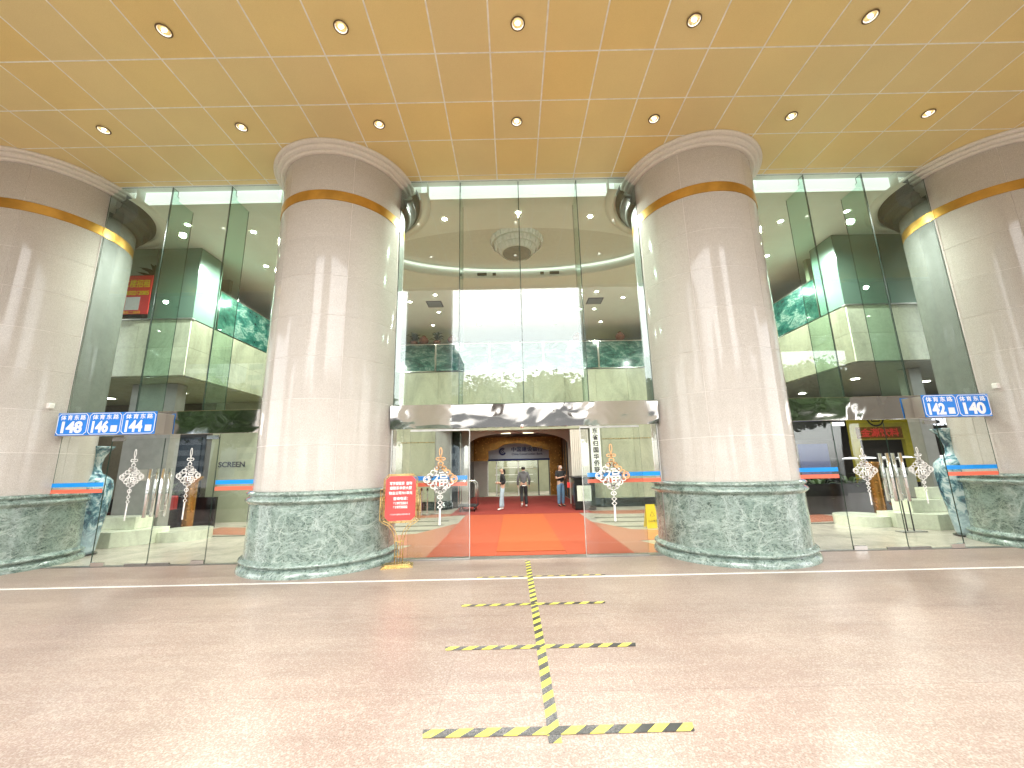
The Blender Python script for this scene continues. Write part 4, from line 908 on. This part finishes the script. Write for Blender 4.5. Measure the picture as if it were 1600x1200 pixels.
m = MB().box(bx-.30, bx+.26, by-.19, by+.19, .0, .014); m.box(bx-.27, bx+.23, by-.15, by+.15, .014, .028); m.box(bx-.24, bx+.20, by-.12, by+.12, .028, .05); m.build('base_plate', 'brass', t, bevel=.002)
for k, (s_, z, w) in enumerate((('写字楼租赁  查询', 1.46, .40), ('请联系华侨大厦', 1.375, .40), ('物业公司701单元', 1.285, .42), ('咨询电话：', 1.185, .26), ('61973501', 1.10, .26), ('61973502', 1.03, .26))):
    text('notice_line', s_, .062, bx, by-.014, z, 'sign_white', t, .002, width=w, bold=.002)
text('small_print', '广东华侨大厦物业管理有限公司', .03, bx, by-.014, .90, 'sign_white', t, .002, width=.36)
t.rotation_euler = (0, 0, R(12))

# ------------------------------------------------------------------ people
SK = dict(pel=(0, 0, .95), sp=(0, .0, 1.14), ch=(0, 0, 1.33), nk=(0, .005, 1.47), hb=(0, -.005, 1.545), hd=(0, -.01, 1.625), ht=(0, .0, 1.69),
          shL=(-.17, 0, 1.41), shR=(.17, 0, 1.41), elL=(-.22, .02, 1.14), elR=(.22, .02, 1.14), wrL=(-.235, -.03, .90), wrR=(.235, -.03, .90),
          haL=(-.235, -.05, .83), haR=(.235, -.05, .83), hiL=(-.09, 0, .91), hiR=(.09, 0, .91), knL=(-.10, -.01, .49), knR=(.10, -.01, .49), anL=(-.10, .02, .08), anR=(.10, .02, .08), toL=(-.11, -.13, .03), toR=(.11, -.13, .03))
RAD = dict(pel=.125, sp=.11, ch=.135, nk=.052, hb=.066, hd=.088, ht=.055, shL=.058, shR=.058, elL=.041, elR=.041, wrL=.027, wrR=.027, haL=.03, haR=.03, hiL=.085, hiR=.085, knL=.056, knR=.056, anL=.038, anR=.038, toL=.028, toR=.028)
ED = [('pel', 'sp'), ('sp', 'ch'), ('ch', 'nk'), ('nk', 'hb'), ('hb', 'hd'), ('hd', 'ht'), ('ch', 'shL'), ('ch', 'shR'), ('shL', 'elL'), ('shR', 'elR'), ('elL', 'wrL'), ('elR', 'wrR'), ('wrL', 'haL'), ('wrR', 'haR'), ('pel', 'hiL'), ('pel', 'hiR'), ('hiL', 'knL'), ('hiR', 'knR'), ('knL', 'anL'), ('knR', 'anR'), ('anL', 'toL'), ('anR', 'toR')]
def skin(name, J, Rd, E_, root, mat, parent, lv=2):
    ks = [k for k in J if any(k in e for e in E_)]; ix = {k: i for i, k in enumerate(ks)}
    me = bpy.data.meshes.new(name); me.from_pydata([J[k] for k in ks], [(ix[a], ix[b]) for a, b in E_], []); me.materials.append(MT[mat])
    o = bpy.data.objects.new(name, me); C.objects.link(o); o.parent = parent; ORG[o] = ORG[parent]
    o.modifiers.new('skin', 'SKIN'); sv = me.skin_vertices[0].data
    for k, i in ix.items():
        r = Rd[k]; sv[i].radius = r if isinstance(r, tuple) else (r, r); sv[i].use_root = (k == root)
    s = o.modifiers.new('sub', 'SUBSURF'); s.levels = lv; s.render_levels = lv
    o.modifiers['skin'].use_smooth_shade = True; return o
for nm, c_, rg in (('skin_tone', (.50, .30, .21), .5), ('black_cloth', (.018, .018, .02), .8), ('grey_hoodie', (.10, .10, .105), .9), ('pale_denim', (.38, .48, .55), .8), ('blue_denim', (.12, .22, .34), .8), ('white_cloth', (.75, .75, .74), .8), ('hair', (.012, .010, .009), .5), ('red_cloth', (.60, .07, .03), .8), ('mask_cloth', (.70, .76, .80), .7)):
    MT[nm] = plain(nm, c_, rg, 0, .12, 14)
def person(loc, rotz, h, label, pose, top, bottom, shoes, hair_long=False, sleeves='long', mask=False, hood=False, hem=None):
    t = thing('person', label, 'person', loc); J = {k: Vector(v) for k, v in SK.items()}
    for k, v in pose.items(): J[k] = Vector(v)
    Jb = dict(J); E2 = list(ED); Rb = dict(RAD)
    for s in 'LR':
        wr, ha = J['wr'+s], J['ha'+s]; d = (ha-wr).normalized(); side = d.cross(Vector((1, 0, 0))).normalized() if abs(d.x) < .9 else Vector((0, 0, 1))
        for q, (off, ln) in enumerate(((-.028, .062), (-.01, .075), (.01, .07), (.027, .055))):
            a = ha+d*.03+side*off; b = a+d*ln+Vector((0, -.012, 0)); Jb[f'fa{q}{s}'] = a; Jb[f'fb{q}{s}'] = b; Rb[f'fa{q}{s}'] = .0105; Rb[f'fb{q}{s}'] = .008
            E2 += [('ha'+s, f'fa{q}{s}'), (f'fa{q}{s}', f'fb{q}{s}')]
        th = wr+d*.03+side*-.045; Jb['th'+s] = th+d*.03; Rb['th'+s] = .010; E2.append(('ha'+s, 'th'+s))
    Jb['ns'] = J['hd']+Vector((0, -.105, -.015)); Rb['ns'] = .013; E2.append(('hd', 'ns'))
    for s, sg in (('L', -1), ('R', 1)): Jb['er'+s] = J['hd']+Vector((sg*.09, 0, -.01)); Rb['er'+s] = .016; E2.append(('hd', 'er'+s))
    Rb['ha'+'L'] = (.018, .034); Rb['haR'] = (.018, .034)
    skin('body', Jb, Rb, E2, 'pel', 'skin_tone', t)
    for sg in (-1, 1):
        e = MB(); hd = J['hd']+ORG[t]; e.lathe([(.001, -.010), (.009, -.005), (.011, 0), (.009, .005), (.001, .010)], hd.x+sg*.032, hd.y-.082, 10); e.v = [(x, y, z+hd.z+.005) for x, y, z in e.v]; e.build('eye', 'hair', t)
    e = MB(); hd = J['hd']+ORG[t]; e.box(hd.x-.025, hd.x+.025, hd.y-.088, hd.y-.08, hd.z-.058, hd.z-.048); e.build('mouth', 'redstone', t)
    Rt = {k: (RAD[k]+.022 if not isinstance(RAD[k], tuple) else RAD[k]) for k in RAD}
    Rt['ch'] = (.165, .125); Rt['sp'] = (.15, .12); Rt['pel'] = (.155, .125); Rt['nk'] = .062
    Jt = dict(J); Jt['lo'] = J['pel']+Vector((0, 0, -.03)); Rt['lo'] = (.16, .128); Jt['nk'] = J['nk']-Vector((0, 0, .02))
    if sleeves == 'long': Et = [('lo', 'sp'), ('sp', 'ch'), ('ch', 'nk'), ('ch', 'shL'), ('ch', 'shR'), ('shL', 'elL'), ('shR', 'elR'), ('elL', 'wrL'), ('elR', 'wrR')]
    else:
        for s in 'LR': Jt['m'+s] = J['sh'+s].lerp(J['el'+s], .75); Rt['m'+s] = .066
        Et = [('lo', 'sp'), ('sp', 'ch'), ('ch', 'nk'), ('ch', 'shL'), ('ch', 'shR'), ('shL', 'mL'), ('shR', 'mR')]
    Rt['wrL'] = Rt['wrR'] = .042
    skin('shirt', Jt, Rt, Et, 'lo', top, t)
    if hem:
        Jh = {'a': J['pel']+Vector((0, 0, .0)), 'b': J['pel']+Vector((0, 0, -.10))}; skin('shirt_hem', Jh, {'a': (.158, .125), 'b': (.165, .13)}, [('a', 'b')], 'a', hem, t)
    Rt2 = {'wa': (.142, .112), 'pel': (.15, .12), 'hiL': .10, 'hiR': .10, 'knL': .082, 'knR': .082, 'anL': .072, 'anR': .072}
    Jt2 = dict(J); Jt2['wa'] = J['pel']+Vector((0, 0, .08)); Jt2['anL'] = J['anL']+Vector((0, 0, .0)); Jt2['anR'] = J['anR']
    skin('trousers', Jt2, Rt2, [('pel', 'wa'), ('pel', 'hiL'), ('pel', 'hiR'), ('hiL', 'knL'), ('hiR', 'knR'), ('knL', 'anL'), ('knR', 'anR')], 'pel', bottom, t)
    for s in 'LR':
        a, b = J['an'+s], J['to'+s]; he = a+(a-b)*.25; he.z = min(a.z, b.z+.04) if abs(a.z-.08) < .02 else a.z-.05
        skin('shoe', {'h': he, 'm': (he+b)/2, 't': b}, {'h': (.045, .04), 'm': (.048, .038), 't': (.045, .03)}, [('h', 'm'), ('m', 't')], 'm', shoes, t)
    hd = J['hd']; Jh = {'a': hd+Vector((0, .010, .045)), 'c': hd+Vector((0, .045, -.02)), 'n': hd+Vector((0, .045, -.075))}; Rh = {'a': (.103, .090), 'c': (.100, .078), 'n': (.075, .05)}; Eh = [('c', 'a'), ('c', 'n')]
    if hair_long: Jh['d'] = hd+Vector((0, .09, -.06)); Rh['d'] = .045; Jh['e'] = hd+Vector((0, .11, -.20)); Rh['e'] = .03; Eh += [('c', 'd'), ('d', 'e')]
    Jh = {k: v+Vector((0, .018, .012)) for k, v in Jh.items()}
    skin('hair', Jh, Rh, Eh, 'a', 'hair', t)
    if hood: skin('hood', {'a': J['nk']+Vector((-.07, .04, -.01)), 'b': J['nk']+Vector((0, .10, -.04)), 'c': J['nk']+Vector((.07, .04, -.01))}, {'a': .05, 'b': (.06, .07), 'c': .05}, [('a', 'b'), ('b', 'c')], 'b', top, t)
    if mask: skin('face_mask', {'a': hd+Vector((-.035, -.075, -.045)), 'b': hd+Vector((.035, -.075, -.045))}, {'a': (.035, .03), 'b': (.035, .03)}, [('a', 'b')], 'a', 'mask_cloth', t)
    t.rotation_euler = (0, 0, rotz); t.scale = (h/1.71,)*3; return t
# woman, seen from her right side, facing left
person((-.45, 8.45, .018), R(-80), 1.63, 'woman in black top and wide pale jeans with white shoes, standing in the passage', dict(elL=(-.2, .10, 1.15), wrL=(-.15, -.10, 1.08), haL=(-.14, -.17, 1.09), elR=(.21, .08, 1.14), wrR=(.19, -.10, 1.10), haR=(.18, -.17, 1.12), knR=(.10, -.06, .50), anR=(.11, -.10, .09), toR=(.12, -.24, .03)), 'black_cloth', 'pale_denim', 'white_cloth', True)
# man walking away
person((.43, 9.4, .018), R(180), 1.69, 'man in grey hooded jacket and black trousers walking away in the passage', dict(knL=(-.09, -.10, .50), anL=(-.10, -.02, .09), toL=(-.11, -.17, .03), knR=(.09, -.02, .49), anR=(.09, .26, .22), toR=(.10, .18, .06), elL=(-.25, .05, 1.14), wrL=(-.24, -.08, .92), haL=(-.24, -.11, .86), elR=(.25, .03, 1.14), wrR=(.25, -.06, .90)), 'grey_hoodie', 'black_cloth', 'white_cloth', hood=True, hem='white_cloth')
# man looking at phone
t = person((2.0, 9.35, .018), R(28), 1.72, 'man in black T-shirt, blue jeans and face mask looking at his phone', dict(elL=(-.22, -.02, 1.14), wrL=(-.06, -.22, 1.20), haL=(-.0, -.28, 1.23), elR=(.22, -.02, 1.14), wrR=(.10, -.24, 1.24), haR=(.04, -.30, 1.27), hd=(0, -.03, 1.62), hb=(0, -.015, 1.545), ht=(0, -.03, 1.69)), 'black_cloth', 'blue_denim', 'black_cloth', sleeves='short', mask=True)
tag(MB().box(2.10, 2.17, 9.00, 9.012, 1.27, 1.40).build('phone', 'black', org=(2.13, 9.0, 1.27)), 'dark phone held by the man in the face mask', 'phone')
tg = thing('handbag', 'small red bag hanging beside the man in blue jeans', 'bag', (2.32, 9.2, .85)); MB().box(2.26, 2.38, 9.15, 9.22, .78, 1.0).build('bag_body', 'sign_red', tg, bevel=.015); MB().tube([(2.28, 9.18, 1.0), (2.32, 9.18, 1.12), (2.36, 9.18, 1.0)], .006, 6).build('strap', 'sign_red', tg)
# passer-by in the forecourt, seen mirrored in the right doors
person((12.9, -11.0, 0), R(20), 1.70, 'passer-by in a red shirt mirrored in the right glass doors', {}, 'red_cloth', 'black_cloth', 'white_cloth', sleeves='short')

# ------------------------------------------------------------------ surroundings behind the camera (mirrored in the glass and steel)
for k, (x, ro) in enumerate(((-10.4, 1.05), (-3.85, 1.08), (4.8, 1.4), (10.9, 1.05))):
    t = thing('outer_column', f"outer stone column of the porch, {('far left', 'left', 'right', 'far right')[k]} one mirrored in the glass", 'column', (x, -10, 0), 'outer columns of the porch')
    MB().cyl(x, -10, 1.2, 10.9, ro, 48).build('shaft', 'shaft', t); MB().lathe([(ro+.1, 0), (ro+.1, .2), (ro+.03, .25), (ro+.03, 1.1), (ro+.07, 1.2), (ro, 1.21)], x, -10, 48).build('base_drum', 'green', t)
for s in (-1, 1):
    f = lambda x: XC+s*x
    struct(MB().box(f(7.9), f(20), -10.6, -9.4, 6.9, 11.5).build('porch_lintel', 'taupe')); struct(MB().box(f(16), f(20), -10.6, -9.4, 0, 6.88).build('porch_pier', 'taupe'))
    pb = thing('planter', f"long dark planter with clipped hedge across the {'left' if s < 0 else 'right'} porch opening", 'planter', (f(9), -12, 0))
    MB().box(f(5.5), f(15.8), -12.4, -11.7, 0, .55).build('box', 'planter', pb)
    m = MB()
    for q in range(2600):
        x, y, z = f(random.uniform(5.5, 15.8)), random.uniform(-12.45, -11.65), random.uniform(.5, 1.0); a = random.random()*PI; e = random.random()*PI; L = .07
        u = Vector((math.cos(a), math.sin(a)*math.cos(e), math.sin(e)))*L; w_ = Vector((-math.sin(a), math.cos(a), math.cos(e)*.6))*L*.6
        c_ = Vector((x, y, z)); m.add([c_-u, c_+w_, c_+u, c_-w_], [(0, 1, 2, 3)])
    stuff(m.build('hedge', 'hedge', pb))
def crown_mesh(seed, n=11000):
    rnd = random.Random(seed); m = MB(); cl = []
    for q in range(36):
        a = rnd.random()*2*PI; e = rnd.uniform(-.5, 1.2); rr = rnd.uniform(.25, 1)
        cl.append((Vector((4.0*rr*math.cos(a)*math.cos(e), 4.0*rr*math.sin(a)*math.cos(e), .5+2.6*rr*math.sin(e))), rnd.uniform(.9, 1.6)))
    for q in range(n):
        c_, r = cl[rnd.randrange(36)]; d = Vector((rnd.gauss(0, 1), rnd.gauss(0, 1), rnd.gauss(0, .8))).normalized()*r*rnd.uniform(.6, 1)
        p = c_+d; u = Vector((rnd.gauss(0, 1), rnd.gauss(0, 1), rnd.gauss(0, 1))).normalized(); w_ = u.orthogonal().normalized(); L = rnd.uniform(.14, .27)
        m.add([p-u*L, p+w_*L*.5, p+u*L, p-w_*L*.5], [(0, 1, 2, 3)])
    return m
tr = thing('street_tree', 'x', 'tree', (0, 0, 0), 'street trees mirrored in the glass')
m = MB(); m.tube([(0, 0, -.2), (.1, 0, 2), (-.05, .1, 4), (.1, 0, 6.5)], .2, 10, rs=[.32, .25, .2, .1])
for q in range(6):
    a = q*1.05; m.tube([(0, 0, 3.2+q*.35), (1.1*math.cos(a), 1.1*math.sin(a), 4.6+q*.3), (2.2*math.cos(a), 2.2*math.sin(a), 5.6+q*.35)], .08, 6, rs=[.12, .08, .03])
m.build('trunk', 'bark', tr)
cm = crown_mesh(3); cm.v = [(x, y, z+5.2) for x, y, z in cm.v]; cr = cm.build('crown', 'leaf', tr)
spots_t = [(-21, -27, 1.02), (-13.5, -25.5, .98), (-6.8, -28, .92), (-1.2, -26, 1.06), (4.6, -27, 1.12), (9.6, -29, 1.0), (15.5, -26, 1.1), (22, -28, 1.15), (-28, -30, 1.2), (29, -27, 1.2)]
sn = ['far left', 'left of the mirrored towers', 'under the mirrored white tower', 'left of the central mullion', 'in the middle of the central glass', 'right of centre in the central glass', 'nearest the right doors', 'beyond the right pier', 'beyond the left pier', 'far right']
for k, (x, y, s_) in enumerate(spots_t):
    o = tr if k == 0 else copy_tree(tr, (x, y, 0)); o.location = (x, y, 0); o.rotation_euler.z = k*1.3; o.scale = (s_*1.15, s_*1.15, s_)
    o['label'] = 'broad green street tree across the road, '+sn[k]
def tower(x, y, w, d, h, label, mat='tower', fl=3.4):
    t = thing('tower', label, 'tower block', (x, y, 0)); MB().box(x-w/2, x+w/2, y-d/2, y+d/2, -.3, h).build('wall', mat, t)
    MB().box(x-w/2+1.5, x+w/2-1.5, y-d/2+1.5, y+d/2-1.5, h, h+3).build('roof_block', mat, t)
    for k in range(int(h/fl)): MB().box(x-w/2+.8, x+w/2-.8, y+d/2-.05, y+d/2+.12, 2+k*fl, 2+k*fl+1.7).build('window_band', 'pane', t)
tower(-20, -110, 10, 14, 34, 'low pale tower mirrored at the left edge of the central glass'); tower(-110, -130, 24, 16, 82, 'tall banded tower mirrored in the left bay')
tower(-74, -120, 16, 16, 60, 'second banded tower mirrored in the left bay', 'lightstone'); tower(86, -150, 30, 18, 46, 'distant tower block mirrored on the right')
